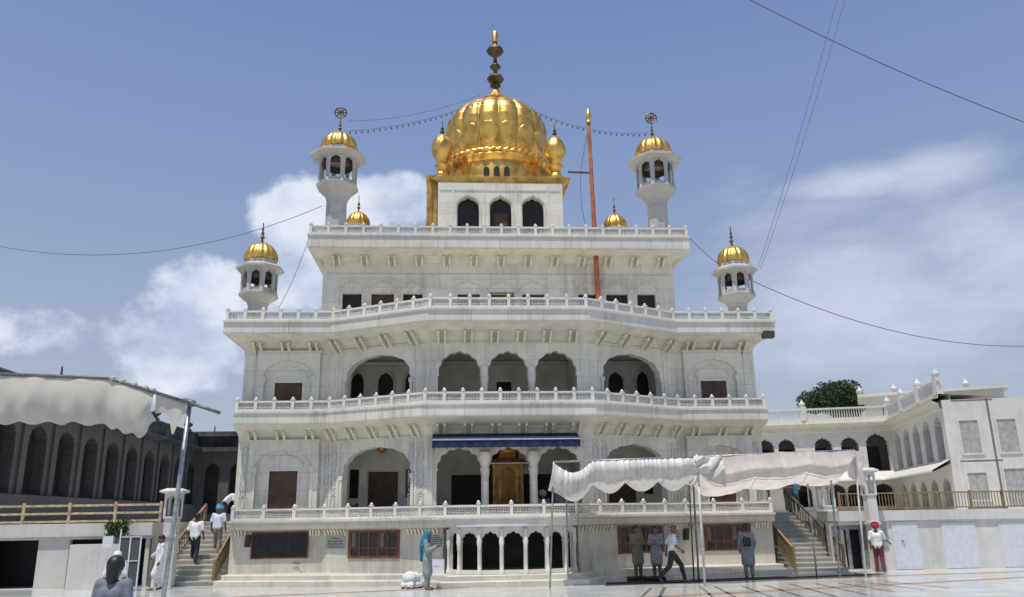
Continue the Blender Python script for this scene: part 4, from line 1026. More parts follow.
for c_ in [1.1,3.0,4.9,6.8,8.7]:
    hb.append(arch(c_, 4.4, 1.15, 2.05, .55, 7, .1, .06)); hb.append(arch(c_, Z1+.1, 1.15, 1.35, .5, 7, .1, .05))
fB.plate(m, 0, fB.L, 0, ZR, hb, 0, .4); fB.slab(m, fB.L-.4, fB.L-.001, 0, ZR, -.401, 3.4)
ge = Face((fB.pt(fB.L,0).x, fB.pt(fB.L,0).y), (fB.pt(fB.L,0,-3.8).x, fB.pt(fB.L,0,-3.8).y))
for a_, z_, h_, w_ in ((1.0,4.6,1.5,.8), (2.6,4.6,1.5,.8), (1.0,2.5,1.2,.8), (2.6,2.15,1.7,.9)):
    gm = MB(); holed(gm, rect(a_-w_/2-.08,a_+w_/2+.08,z_-.08,z_+h_+.08), [rect(a_-w_/2,a_+w_/2,z_,z_+h_)], ge.P+ge.N*.05, ge.A, ge.B, -ge.N*.048); go_ = gm.build('window', RWHITE, RB)
    gm = MB(); ge.slab(gm, a_-w_/2, a_+w_/2, z_, z_+h_, .012, .01); ge.slab(gm, a_-.02, a_+.02, z_, z_+h_, .03, .018); gm.build('pane', SIGNM, go_)
m.build('wall', RWHITE, RB)
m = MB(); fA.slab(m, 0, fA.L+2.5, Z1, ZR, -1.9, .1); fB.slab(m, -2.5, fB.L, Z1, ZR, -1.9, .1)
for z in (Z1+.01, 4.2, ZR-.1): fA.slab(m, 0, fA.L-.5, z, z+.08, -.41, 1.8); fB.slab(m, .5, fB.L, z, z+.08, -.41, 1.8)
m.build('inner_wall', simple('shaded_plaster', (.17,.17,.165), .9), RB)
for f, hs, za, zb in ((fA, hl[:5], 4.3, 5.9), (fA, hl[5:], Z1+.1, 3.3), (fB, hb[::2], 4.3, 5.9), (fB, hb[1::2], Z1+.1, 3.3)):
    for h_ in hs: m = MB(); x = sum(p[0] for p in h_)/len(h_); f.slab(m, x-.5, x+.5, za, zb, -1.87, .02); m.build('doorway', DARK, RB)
def offs(f, g, o):   # plan points of an outward offset around the corner
    n = (f.N+g.N).normalized(); k = o/ n.dot(f.N); return f.P+f.N*o, Vector((*CRN,0))+n*k, g.P+g.A*g.L+g.N*o
m = MB(); rings = []
for o_, z in ((.0,ZR-.45),(.1,ZR-.4),(.14,ZR-.15),(.4,ZR-.02),(.42,ZR+.08),(.12,ZR+.12),(.1,ZR+.3),(-.4,ZR+.3),(-.4,ZR-.3)):
    a, b_, c_ = offs(fA, fB, o_); rings.append([(p.x,p.y,z) for p in (a,b_,c_)])
m.loft(rings, False, False, close=False); m.build('cornice', RCREAM, RB, fix=False)
m = MB(); 
a, b_, c_ = offs(fA, fB, -.3); e = Vector((28,20.6+8,0)); m.add([(a.x,a.y,ZR+.29),(b_.x,b_.y,ZR+.29),(c_.x,c_.y,ZR+.29),(c_.x+4.8,c_.y+1.5,ZR+.29),(26.5,22,ZR+.29),(24,30,ZR+.29),(10,30,ZR+.29)], [(0,1,2,3,4,5)]); m.build('roof_deck', RCREAM, RB, fix=False)
# chajja between the storeys
m = MB(); rings = []
for o_, z in ((.0,4.35),(.85,3.88),(.87,3.80),(.8,3.80),(.0,4.15)):
    a, b_, c_ = offs(fA, fB, o_); rings.append([(p.x,p.y,z) for p in (a,b_,c_)])
m.loft(rings, False, False, close=False); m.build('chajja', RWHITE, RB, fix=False)
# roof balustrade with posts and onion finials
m = MB(); pm = MB(); zr = ZR+.3; lat = MB(); U = Vector((0,0,1))
for f in (fA, fB):
    a = f.pt(0, zr, .0); b_ = f.pt(f.L, zr, .0); m.bar(a+U*.06, b_+U*.06, .2, .12); m.bar(a+U*.68, b_+U*.68, .18, .1)
    n = int(f.L/.14)
    for k in range(n): p = a.lerp(b_, (k+.5)/n); lat.bar(p+U*.1, p+U*.64, .05)
bl = m.build('roof_balustrade', RWHITE, RB); lat.build('balusters', RWHITE, bl)
for f, ss in ((fA, [.2, fA.px(803,415)[0], fA.L*.5, fA.L-.0]), (fB, [3.2, 6.5, 9.6])):
    for s_ in ss:
        q = MB(); p = f.pt(s_, zr, 0); q.box(p.x-.16,p.x+.16,p.y-.16,p.y+.16,p.z,p.z+.85); q.lathe([(.12,0),(.18,.1),(.16,.22),(.06,.32),(.02,.45)], (p.x,p.y,p.z+.85), 12); q.build('post', RWHITE, bl, True, 40)
# roof room with onion finials
RR = MB(); q0 = at(870,404,15); q1 = at(893,390,15)
x0 = 24.4
fr_ = Face((24.1,20.3), (31,16.8)); holes = [rect(1.0,1.6,ZR+.8,ZR+1.4), rect(2.4,3.0,ZR+.8,ZR+1.4)]
RM = MB(); fr_.plate(RM, 0, fr_.L, ZR+.3, ZR+2.0, holes, 0, .3); fr_.slab(RM, -.35, fr_.L+.3, ZR+2.0, ZR+2.18, .4, 4); rr = RM.build('roof_room', RWHITE, RB)
m = MB(); fr_.slab(m, .2, fr_.L, ZR+.35, ZR+1.9, -.4, .05); m.build('window', BROWN, rr)
for s_ in (-.2, 1.8, 3.8, 5.8):
    q = MB(); p = fr_.pt(s_, ZR+2.18, .2); q.lathe([(.1,0),(.2,.12),(.2,.25),(.08,.38),(.02,.55)], (p.x,p.y,p.z), 12); q.build('roof_finial', RWHITE, rr, True, 40)
# ------------------------------------------------------------------ trees
def limb_tree(name, label, base, h, rad, n, sz, seed, squash=(1,1,.8), leafm=None, cz=.72):
    t = thing(name, label, 'tree' if h > 2 else 'bush', base); rn = random.Random(seed); m = MB(); b_ = Vector(base)
    top = b_+Vector((0,0,h*cz)); m.tube([b_, b_.lerp(top,.5)+Vector((.03*h,0,0)), top], [h*.035,h*.026,h*.015], 8)
    for k in range(7):
        a = k*2.4; p = b_.lerp(top, .45+.07*k); m.tube([p, p+Vector((math.cos(a),math.sin(a),.7))*rad*.5], [h*.015,h*.005], 6)
    m.build('trunk', BARK, t, True)
    c_ = MB(); leaves(c_, top, rad, n, sz, seed, squash, 16); c_.build('crown', leafm or LEAF, t, fix=False)
p = at(835,400,38); limb_tree('broadleaf_tree', 'round dark green tree showing above the roof of the white building', (p.x,38,0), 14.2, 2.9, 20000, .12, 5, (.92,1.0,.80), cz=.80)
FB = thing('far_white_building', 'low plain white arcaded building far behind at the right edge', 'building', (42,34,0))
ffb = Face((24,34), (62,30)); m = MB(); ffb.plate(m, 0, ffb.L, 0, 7.4, [arch(1.5+k*2.5, 3.6, 1.4, 2.6, .6, 5, .1, .05) for k in range(14)], 0, .4); m.build('wall', RWHITE, FB)
m = MB(); ffb.slab(m, 0, ffb.L, 0, 7.3, -2, .1); m.build('inner_wall', INNER, FB)
m = MB(); ffb.slab(m, -.2, ffb.L, 7.4, 7.6, .3, 6); ffb.slab(m, 0, ffb.L, 7.6, 8.3, 0, .2); m.build('parapet', RWHITE, FB)
p = at(975,440,60); limb_tree('broadleaf_tree', 'dark tree far behind the white building at the right edge', (p.x,60,0), 11.5, 4.5, 7000, .22, 9)
p = gr(121,560); limb_tree('potted_bush', 'green leafy bush on the left terrace edge', (-13.05,-.5,1.4), .9, .55, 1500, .05, 11, (1.0,.5,.7), LEAFB, .5)
m = MB(); m.box(-14.4,-12.75,-.75,-.3,0,1.41); tag(m.build('planter_wall', RWHITE), 'white block planter under the green bush on the left', 'planter')
# ------------------------------------------------------------------ metal gate frame left
t = thing('metal_gate', 'thin white metal gate frame standing below the green bush on the left', 'gate', (-12.6,-1.4,0))
p0 = at(116,580,-1.4); p1 = at(137,580,-1.4); zt_ = at(125,537,-1.4).z; m = MB()
for x in (p0.x, (p0.x+p1.x)/2, p1.x): m.bar((x,-1.4,0), (x,-1.4,zt_ if x != p0.x else zt_+.25), .04)
for z in (.1, zt_*.55, zt_): m.bar((p0.x,-1.4,z), (p1.x,-1.4,z), .03)
m.build('frame', WHITEP, t); m = MB(); m.box(p0.x+.02,p1.x-.02,-1.39,-1.375,.1,zt_); m.build('mesh_panel', simple('grey_mesh', (.07,.075,.075), .7), t)
m = MB(); p = at(110,541,-1.45); m.box(p.x-.22,p.x+.1,-1.47,-1.44,p.z-.2,p.z+.15); tag(m.build('notice_board', WDOOR), 'small white notice board beside the metal gate', 'notice board')
# ------------------------------------------------------------------ canopies
def cloth_sheet(mb, fn, nu, nv, th=.008):
    g_ = [[Vector(fn(i/nu, j/nv)) for i in range(nu+1)] for j in range(nv+1)]
    vs = [p for r in g_ for p in r]; n = nu+1
    mb.add(vs, [(j*n+i, j*n+i+1, (j+1)*n+i+1, (j+1)*n+i) for j in range(nv) for i in range(nu)])
def fold(x, a, f, s=0): return a*(math.sin(x*f+s)+.5*math.sin(x*f*2.3+1.3+s)+.4*noise.noise(Vector((x*f*.5, s, 0))))
NA = gr(550,588); ND = gr(705,586); NE = gr(866,578)
TA = at(553.6,462,NA.y); TD = at(697,457,ND.y); TE = at(854,450,NE.y)
cn = thing('cloth_canopy', 'white cloth canopy on tall thin poles in front of the right base wall', 'canopy', (5.5,-3.4,0))
def pole(a, b_, r=.028, mat=STEEL):
    m = MB(); m.tube([a, Vector(a).lerp(Vector(b_), .5), b_], r, 8); return m.build('pole', mat, cn, True)
pole((NA.x,NA.y,0), TA)
BB = gr(568,585); BC = gr(580,583)
pole((BB.x,BB.y,0), at(566,470,BB.y)); pole((BC.x,BC.y,0), at(577,472,BC.y), .022)
pole((ND.x,ND.y,0), TD+Vector((0,0,.08)), .036, WHITEP)
P2 = gr(699,582); P3 = gr(694,580)
pole((P2.x,P2.y,0), at(692,462,P2.y), .032, STEELD); pole((P3.x,P3.y,0), at(688,462,P3.y), .026, STEELD)
for (u, v, uu, vv) in ((817,578,805,462), (840,578,829,462)):
    p = gr(u, v); pole((p.x,p.y,0), at(uu, vv, p.y), .03)
pole((NE.x,NE.y,0), TE, .032, WHITEP)
# back row feet stand between the matting and the plinth
BKz = 3.55
back = [Vector((TA.x+.6, TA.y+2.0, TA.z-.45)), Vector((TD.x+.25, TD.y+2.6, TD.z-.45)), Vector((TE.x+.15, TE.y+2.0, TE.z-.35))]
m = MB(); m.tube([TA, TD], .03, 8); m.tube([TD, TE], .03, 8); m.tube(back, .025, 8)
for a, b_ in zip((TA, TD, TE), back): m.tube([a, b_], .022, 6)
for k in range(1, 4): m.tube([TA.lerp(TD, k/4), back[0].lerp(back[1], k/4)], .014, 6)
for k in range(1, 3): m.tube([TD.lerp(TE, k/3), back[1].lerp(back[2], k/3)], .014, 6)
m.build('frame', STEEL, cn, True)
def scal(u, n): return abs(math.sin(PI*u*n))
def left_sheet(u, v):
    f = TA.lerp(TD, u); b_ = back[0].lerp(back[1], u)
    dip = .34*math.sin(PI*min(1, u/.27))**1 if u < .27 else 0
    drop = .52+.10*scal(u, 3.2)+.38*math.exp(-(u/.2)**2)-.06*u
    if v < .4:
        k = v/.4; p = f+Vector((0,0,-dip*(1-k*.8)-drop*k)); p.y += -.16*math.sin(PI*k)+fold(f.x+.12*math.sin(f.x*3.1), .03*k+.014, 37)+fold(f.x, .03*k, 11)+.06*k; p.x += fold(f.x, .02*k, 17, 2)-(.2*(1-u*6) if u < .16 else 0)*k
        return p
    k = (v-.4)/.6; p = f.lerp(b_, k); z0 = f.z-dip*.2-drop; z1 = b_.z-.05
    p.z = z0+(z1-z0)*k-(.10+.34*scal(u, 4))*math.sin(PI*k)**.8; p.y += .06*(1-k)+fold(f.x, .03*(1-k), 26); return p
m = MB(); cloth_sheet(m, left_sheet, 170, 34); m.build('cloth', SATIN, cn, True, fix=False)
def right_sheet(u, v):
    f = TD.lerp(TE, u); b_ = back[1].lerp(back[2], u); ends = 1-.55*math.exp(-((1-u)/.05)**2)-.35*math.exp(-(u/.05)**2)
    bel = (.98-.12*u)*ends*(.84+.16*scal(u, 3)); p = f.lerp(b_, max(0, (v-.12)/.88))
    s_ = math.sin(PI*min(1, v*1.02))**.55; p.z -= bel*s_+fold(f.x+v, .012, 5)+.03*math.sin(u*9); p.y += -.32*math.exp(-((v-.14)/.14)**2)*ends+fold(p.x, .008, 9)+.03*math.exp(-((u*6) % 1/.04)**2); return p
m = MB(); cloth_sheet(m, right_sheet, 150, 44); m.build('cloth', CLOTH, cn, True, fix=False)
# bunched cloth at the middle post and torn tail at the right post
def tail(u, v):
    p = TE+Vector((-.25+u*.5-.1*v, -.05-.05*math.sin(u*9), -v*(.85+.35*u)-.03)); p.x += fold(v, .03, 8); p.y += fold(u, .05, 12); return p
m = MB(); cloth_sheet(m, tail, 16, 18); m.build('cloth_tail', CLOTH, cn, True, fix=False)
def bunch(u, v):
    p = TD+Vector((-.12+u*.9, -.08-.12*math.sin(PI*v), -v*(.45+.5*u))); p.y += fold(u*1.2+v, .06, 11); p.z += fold(u, .04, 9); return p
m = MB(); cloth_sheet(m, bunch, 24, 18); m.build('cloth_bunch', SATIN, cn, True, fix=False)
# left canopy, near the camera
cl = thing('cloth_awning', 'grey canvas awning tied to a slanting pipe at the left edge', 'awning', (-12,-13,0))
YL = -13.
lt0 = at(190,404,YL); lb = at(163.5,597,YL); dirp = (lb-lt0); lb = lt0+dirp*(lt0.z/(lt0.z-lb.z))
m = MB(); m.tube([lb, lt0.lerp(lb,.5), lt0+Vector((0,0,.05))], .042, 10); m.build('pole', STEEL, cl, True)
e0 = at(220,413,YL-.3); e1 = at(108,378,YL-.3); e2 = at(-60,372,YL-.3)
m = MB(); m.tube([e0, at(190,403,YL-.3)], .032, 8); m.tube([at(186,402,YL-.34), e1, e2], .035, 8)
m.tube([lt0+Vector((-.12,.05,.06)), lt0+Vector((.12,-.2,-.02))], .07, 8)
m.build('top_pipe', STEELD, cl, True)
def drape(u, v):
    ue = .66; x = e2.lerp(e1, u/ue) if u < ue else e1.lerp(at(155,392,YL-.3), (u-ue)/(1-ue)); L = .90+.08*u+.02*math.sin(u*9)-.1*u-.3*math.exp(-((1-u)/.04)**2)
    d = 1 if u < .96 else .9; p = x+Vector((0,0,-v*L*d-.02)); p.y += fold(x.x, .045*v+.012, 6.5)-.1*math.sin(PI*v); p.x += fold(v*1.5, .03, 3, u*3); p.z += .03*math.sin(u*60)*v; return p
m = MB(); cloth_sheet(m, drape, 170, 30); m.build('cloth', DRAPE, cl, True, fix=False)
def drape2(u, v):
    x = at(156,392,YL-.3).lerp(at(187,402,YL-.3), u); L = .40-.2*u+.42*math.exp(-((u-.68)/.16)**2)
    p = x+Vector((0,0,-v*L)); p.y += fold(x.x, .05*v, 9); return p
m = MB(); cloth_sheet(m, drape2, 40, 16); m.build('cloth_end', DRAPE, cl, True, fix=False)
for u_ in (.1,.3,.55,.8,.95):
    p = e1.lerp(at(155,392,YL-.3), u_); m = MB(); m.ball(p+Vector((0,0,.02)), .055, 6, (1.3,1,1)); m.build('cloth_tie', DRAPE, cl, True)
# matting in the canopy's shade
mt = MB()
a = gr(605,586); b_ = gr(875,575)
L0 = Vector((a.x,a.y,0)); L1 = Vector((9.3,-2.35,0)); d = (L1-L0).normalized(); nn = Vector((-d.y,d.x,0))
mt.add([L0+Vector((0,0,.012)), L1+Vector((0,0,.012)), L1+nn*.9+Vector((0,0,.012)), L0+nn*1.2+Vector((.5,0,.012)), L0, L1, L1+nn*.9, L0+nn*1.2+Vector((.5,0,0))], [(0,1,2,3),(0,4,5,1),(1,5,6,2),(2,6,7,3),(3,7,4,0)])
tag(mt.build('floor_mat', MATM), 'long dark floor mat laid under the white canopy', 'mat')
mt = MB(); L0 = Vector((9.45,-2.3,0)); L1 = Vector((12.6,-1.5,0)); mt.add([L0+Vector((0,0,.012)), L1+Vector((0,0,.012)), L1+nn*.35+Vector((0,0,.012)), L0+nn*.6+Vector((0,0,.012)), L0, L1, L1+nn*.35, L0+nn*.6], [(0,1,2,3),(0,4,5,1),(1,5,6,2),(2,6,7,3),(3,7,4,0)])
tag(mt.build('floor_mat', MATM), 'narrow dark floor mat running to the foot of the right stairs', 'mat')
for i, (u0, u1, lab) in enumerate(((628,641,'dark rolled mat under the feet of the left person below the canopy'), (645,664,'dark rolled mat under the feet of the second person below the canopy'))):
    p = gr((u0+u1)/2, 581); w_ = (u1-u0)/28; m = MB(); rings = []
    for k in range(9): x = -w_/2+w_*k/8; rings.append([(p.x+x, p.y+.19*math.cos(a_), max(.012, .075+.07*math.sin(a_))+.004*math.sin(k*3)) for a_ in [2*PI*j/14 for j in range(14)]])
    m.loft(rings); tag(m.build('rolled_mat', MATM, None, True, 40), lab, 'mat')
# ------------------------------------------------------------------ wires
def wire(label, pts, r, sag, bulbs=0, name='cable'):
    A, B = pts; P = [A.lerp(B, k/30)+Vector((0,0,-sag*4*(k/30)*(1-k/30))) for k in range(31)]
    if not bulbs:
        m = MB(); m.tube(P, r, 5); return tag(m.build(name, WIREM), label, 'cable')
    t = thing(name, label, 'string lights', tuple(A)); m = MB(); m.tube(P, r, 5); m.build('cord', WIREM, t)
    for k in range(bulbs):
        f = (k+.5)/bulbs; p = A.lerp(B, f)+Vector((0,0,-sag*4*f*(1-f))); b_ = MB(); b_.lathe([(.015,0),(.02,-.04),(.04,-.09),(.035,-.13),(.01,-.16)], p, 8); b_.build('bulb', simple('bulb_glass', (.12,.13,.15), .3) if k == 0 and not bulbs_m else bulbs_m[0], t, True)
        if not bulbs_m: bulbs_m.append(b_ and t.children[-1].data.materials[0])
bulbs_m = []
wire('string of bulbs sagging from the left minaret to the dome', (at(347,131,3.2), at(480,101,6.0)), .014, .32, 24, 'string_lights')
wire('thin cable above the bulbs between the left minaret and the dome', (at(347,121,3.2), at(482,94,6.0)), .012, .35)
wire('string of bulbs sagging from the dome to the right minaret', (at(528,108,6.0), at(648,133,3.2)), .014, .42, 22, 'string_lights')
wire('long cable crossing the sky from the left edge to the left upper minaret', (at(-30,240,3), at(322,206,3.2)), .014, 1.3)
wire('thin cable from the roof corner down to the lower left minaret', (at(311,232,2), at(279,307,1.2)), .011, .25)
wire('cable from the right roof corner past the lower right minaret', (at(690,238,2), at(728,270,1.5)), .013, .12)
wire('long cable sagging from the lower right minaret across the right sky', (at(746,278,1.5), at(1060,344,4)), .016, 1.0)
wire('thick cable crossing the top right corner of the sky', (at(735,-8,-6), at(1040,128,-6)), .016, .25)
wire('left one of the two thin cables dropping to the lower right minaret', (at(838,-5,-2), at(758,268,1.6)), .008, .25)
wire('right one of the two thin cables dropping to the lower right minaret', (at(846,-5,-2), at(760,270,1.6)), .008, .3)
# ------------------------------------------------------------------ people
SKIN = simple('brown_skin', (.20,.105,.065), .6, var=.1)
HAIR = simple('black_hair', (.012,.010,.009), .5)
EYEM = simple('eye', (.03,.025,.02), .3)
def fab(name, c_, **k): return simple(name, c_, .85, var=.14, scale=7, bump=.9, **k)
FW = fab('white_cotton', (.72,.73,.76)); FWB = fab('bluish_white_cotton', (.60,.64,.72)); FCR = fab('cream_cotton', (.55,.53,.46)); FGR = fab('grey_green_cotton', (.26,.30,.29))
FTE = fab('turquoise_scarf', (.02,.18,.25)); FBL = fab('sky_blue_turban', (.12,.36,.62)); FRD = fab('red_turban', (.42,.02,.05)); FMA = fab('maroon_cloth', (.16,.03,.035))
FDK = fab('dark_trousers', (.03,.032,.038)); FBR = fab('brown_trousers', (.10,.075,.06)); FOL = fab('dull_olive_cotton', (.16,.155,.12)); FGY = fab('grey_cotton', (.22,.23,.26)); FOW = fab('faded_white_turban', (.50,.46,.40)); FPK = fab('dark_pink_turban', (.20,.10,.12)); FSL = fab('slate_shawl', (.17,.18,.22)); FLG = fab('light_brown_trousers', (.26,.24,.22))
def caps(mb, a, b_, r0, r1, n=10):
    a = Vector(a); b_ = Vector(b_); d = b_-a
    if d.length > 1e-4: mb.tube([a, b_], [r0, r1], n)
    mb.ball(a, r0, 6); mb.ball(b_, r1, 6)
def remesh(mb, vox, name, mat, parent, smooth_it=2):
    o = mb.build(name, mat, None)
    md = o.modifiers.new('r', 'REMESH'); md.mode = 'VOXEL'; md.voxel_size = vox; md.use_smooth_shade = True
    if smooth_it: s_ = o.modifiers.new('s', 'SMOOTH'); s_.factor = .5; s_.iterations = smooth_it
    dg = bpy.context.evaluated_depsgraph_get(); me = bpy.data.meshes.new_from_object(o.evaluated_get(dg)); old = o.data
    o.modifiers.clear(); o.data = me; bpy.data.meshes.remove(old); me.name = name
    me.materials.clear(); me.materials.append(mat); me.polygons.foreach_set('use_smooth', [True]*len(me.polygons)); o.parent = parent; return o
BASE = dict(pelvis=(0,0,.93), waist=(0,-.01,1.08), chest=(0,0,1.27), neck=(0,.01,1.43), head=(0,-.015,1.585),
            shL=(.185,0,1.39), shR=(-.185,0,1.39), elL=(.235,.02,1.12), elR=(-.235,.02,1.12), wrL=(.24,-.07,.88), wrR=(-.24,-.07,.88),
            hpL=(.09,0,.90), hpR=(-.09,0,.90), knL=(.095,-.02,.49), knR=(-.095,-.02,.49), anL=(.095,.01,.08), anR=(-.095,.01,.08), toL=(.11,-.15,.03), toR=(-.11,-.15,.03))
def person(label, loc, rz, height=1.7, pose=None, top=FW, top_kind='shirt', legs=FDK, head=None, headm=FW, extra=None, face=True):
    """faces local -Y"""
    J = {k: Vector(v) for k, v in BASE.items()}
    for k, v in (pose or {}).items(): J[k] = Vector(v)
    t = thing('person', label, 'person', loc, rz, world=False); t.scale = (height/1.7,)*3
    up = (J['head']-J['neck']).normalized(); fwd = J.get('fwd', Vector((0,-1,0))); fwd = (fwd-up*fwd.dot(up)).normalized(); sd = up.cross(fwd)
    H = J['head']
    b_ = MB()
    caps(b_, J['neck']-up*.05, H-up*.05, .055, .055)
    b_.ball(H+up*.02, .1, 9, (.84,1,1.12)); b_.ball(H-up*.055+fwd*.025, .065, 8, (.9,.95,1))
    caps(b_, H+fwd*.095-up*.0, H+fwd*.115-up*.03, .012, .018, 6)          # nose
    for s_ in (-1, 1): b_.ball(H+sd*s_*.085-up*.01+fwd*-.005, .026, 5, (.5,.8,1.2))   # ears
    for s_ in (-1, 1):
        o_ = Vector((s_*.06,0,0)); caps(b_, J['pelvis']+o_, J['waist']+o_*.8, .11, .10); caps(b_, J['waist']+o_*.8, J['chest']+o_*1.15, .10, .115)
        caps(b_, J['chest']+o_, J['neck']-up*.03, .10, .05)
    for S in 'LR':
        caps(b_, J['neck']-up*.05, J['sh'+S], .055, .058); caps(b_, J['sh'+S], J['el'+S], .055, .041); caps(b_, J['el'+S], J['wr'+S], .041, .028)
        caps(b_, J['hp'+S], J['kn'+S], .088, .056); caps(b_, J['kn'+S], J['kn'+S].lerp(J['an'+S], .35), .055, .056); caps(b_, J['kn'+S].lerp(J['an'+S], .35), J['an'+S], .056, .036)
        caps(b_, J['an'+S]-Vector((0,0,.03)), J['to'+S], .042, .028)
        # hand: palm, four bent fingers, thumb from the side
        w_ = J['wr'+S]; d = (w_-J['el'+S]).normalized(); q = d.cross(Vector((1,0,0)))
        if q.length < .2: q = Vector((0,0,1)) - d*d.z
        q.normalize(); k_ = d.cross(q).normalized()      # q across palm, k_ bend direction
        if k_.y > 0 and abs(d.z) > .5: k_ = -k_
        caps(b_, w_, w_+d*.05, .028, .034)
        for f_i in range(4):
            o_ = q*(f_i-1.5)*.021; L = (.065,.078,.074,.056)[f_i]; a_ = w_+d*.065+o_; m_ = a_+d*L*.5+k_*.006; caps(b_, w_+d*.03+o_*.6, a_, .015, .011, 6); caps(b_, a_, m_, .011, .0105, 6); caps(b_, m_, m_+d*L*.4+k_*L*.35, .0105, .009, 6)
        a_ = w_+d*.02-q*.02; m_ = a_-q*.03+d*.03; caps(b_, a_, m_, .015, .012, 6); caps(b_, m_, m_+d*.03-q*.006+k_*.008, .012, .010, 6)
    body = remesh(b_, .0095, 'body', SKIN, t, 1)
    e_ = MB()
    for s_ in (-1, 1): e_.ball(H+sd*s_*.034+fwd*.093+up*.018, .011, 5)
    e_.build('eyes', EYEM, t, True)
    e_ = MB(); caps(e_, H+sd*-.022+fwd*.088-up*.052, H+sd*.022+fwd*.088-up*.052, .006, .006, 6); e_.build('mouth', FMA, t, True)
    c_ = MB()
    for s_ in (-1, 1):
        o_ = Vector((s_*.062,0,0)); caps(c_, J['pelvis']+o_+Vector((0,0,-.02)), J['waist']+o_, .128, .12); caps(c_, J['waist']+o_, J['chest']+o_*1.2, .12, .128); caps(c_, J['chest']+o_*1.1, J['neck']-up*.07, .115, .06)
    for S in 'LR':
        caps(c_, J['neck']-up*.08, J['sh'+S], .06, .075); e1_ = J['el'+S]
        if top_kind == 'kurta': caps(c_, J['sh'+S], e1_, .074, .062); caps(c_, e1_, e1_.lerp(J['wr'+S], .85), .062, .056)
        else: caps(c_, J['sh'+S], J['sh'+S].lerp(e1_, .85), .074, .07)
    if top_kind == 'kurta':
        hem = {S: J['hp'+S].lerp(J['kn'+S], 1.0) for S in 'LR'}; mid = (hem['L']+hem['R'])/2
        for S in 'LR': caps(c_, J['hp'+S]+Vector((0,0,-.02)), hem[S], .125, .125)
        caps(c_, J['pelvis'], mid+Vector((0,.02,0)), .12, .15)
    remesh(c_, .016, 'tunic' if top_kind == 'kurta' else 'shirt', top, t, 2)
    l_ = MB(); caps(l_, J['hpL'], J['hpR'], .118, .118)
    for S in 'LR': caps(l_, J['hp'+S], J['kn'+S], .11, .08); caps(l_, J['kn'+S], J['an'+S]+Vector((0,0,.03)), .08, .062)
    remesh(l_, .016, 'trousers', legs, t, 2)
    if head == 'turban':
        h_ = MB(); c0 = H+up*.075-fwd*.02; h_.ball(c0, .13, 9, (1.0,1.08,.78)); h_.ball(c0+up*.05, .1, 8, (1,1.1,.8)); 
        for k in range(5):
            pts = [c0+sd*(.128*math.cos(a_))+fwd*(.14*math.sin(a_))+up*((k-2)*.028+.03*math.sin(a_)*(1 if k % 2 else -1)) for a_ in [2*PI*j/16 for j in range(17)]]
            h_.tube([Vector(p)*1.0 for p in pts], .017, 6)
        remesh(h_, .013, 'turban', headm, t, 1)
    elif head == 'cap':
        h_ = MB(); h_.ball(H+up*.055-fwd*.008, .108, 9, (.92,1.05,.86)); remesh(h_, .013, 'head_cloth', headm, t, 1)
    elif head == 'scarf':
        h_ = MB(); h_.ball(H+up*.03-fwd*.03, .125, 9, (.92,.98,1.1)); caps(h_, H-fwd*.06, J['neck']-fwd*.08, .11, .12); caps(h_, J['neck']-fwd*.09, J['chest']-fwd*.15-Vector((0,0,.1)), .13, .11)
        for s_ in (-1, 1): caps(h_, J['neck']-fwd*.02+sd*s_*.08, J['chest']+sd*s_*.13-fwd*.1, .08, .06); caps(h_, H+sd*s_*.07-up*.02, J['neck']+sd*s_*.08+fwd*.02, .045, .05)
        caps(h_, J['chest']-fwd*.16, J['waist']-fwd*.2-Vector((0,0,.25)), .1, .05); remesh(h_, .014, 'scarf', headm, t, 2)
    elif head == 'long':
        h_ = MB(); h_.ball(H+up*.04-fwd*.025, .122, 9, (.92,1.02,1.02)); caps(h_, H-fwd*.055, J['neck']-fwd*.06+up*.02, .095, .07); remesh(h_, .013, 'hair', HAIR, t, 1)
    else:
        h_ = MB(); h_.ball(H+up*.045-fwd*.018, .108, 9, (.9,1.02,1.02)); caps(h_, H-fwd*.05, H-fwd*.05-up*.05, .075, .06); remesh(h_, .013, 'hair', HAIR, t, 1)
    if extra == 'shawl':
        h_ = MB(); h_.ball((0,.16,.33), .25, 9, (1,1.05,.95)); h_.ball((0,-.06,.34), .23, 9, (1.1,1.1,.85)); h_.ball((0,-.26,.2), .2, 9, (1.1,1,.85)); caps(h_, (-.2,.05,.12), (-.17,-.3,.1), .1, .09); caps(h_, (.2,.05,.12), (.17,-.3,.1), .1, .09); caps(h_, (-.16,.3,.12), (.16,.3,.12), .11, .11)
        remesh(h_, .02, 'shawl', top, t, 3)
    if extra == 'bag':
        g_ = MB(); g_.box(-.12,.14,.12,.24,1.0,1.28); caps(g_, (-.15,.1,1.05), (.12,.12,1.38), .02, .02, 6); o = remesh(g_, .03, 'bag', FDK, None, 3); o.location = loc; o.rotation_euler = (0,0,rz); o.scale = t.scale; tag(o, 'dark satchel carried on the back of the person at the right', 'bag')
    return t
def lean(pose_up, dx=0, dy=0): return pose_up
stride = dict(knL=(.095,-.26,.52), anL=(.09,-.34,.10), toL=(.10,-.49,.05), knR=(-.095,.10,.50), anR=(-.09,.42,.16), toR=(-.10,.33,.03), elL=(.25,.14,1.14), wrL=(.25,.16,.90), elR=(-.24,-.08,1.13), wrR=(-.23,-.26,.98), chest=(0,-.04,1.27), neck=(0,-.05,1.43), head=(0,-.08,1.58), shL=(.185,-.0,1.39), shR=(-.185,-.06,1.39))
pray = dict(elL=(.22,-.06,1.13), elR=(-.22,-.06,1.13), wrL=(.05,-.30,1.27), wrR=(-.05,-.30,1.27))
arms_front = dict(elL=(.24,-.05,1.12), elR=(-.24,-.05,1.12), wrL=(.10,-.28,1.12), wrR=(-.10,-.28,1.12))
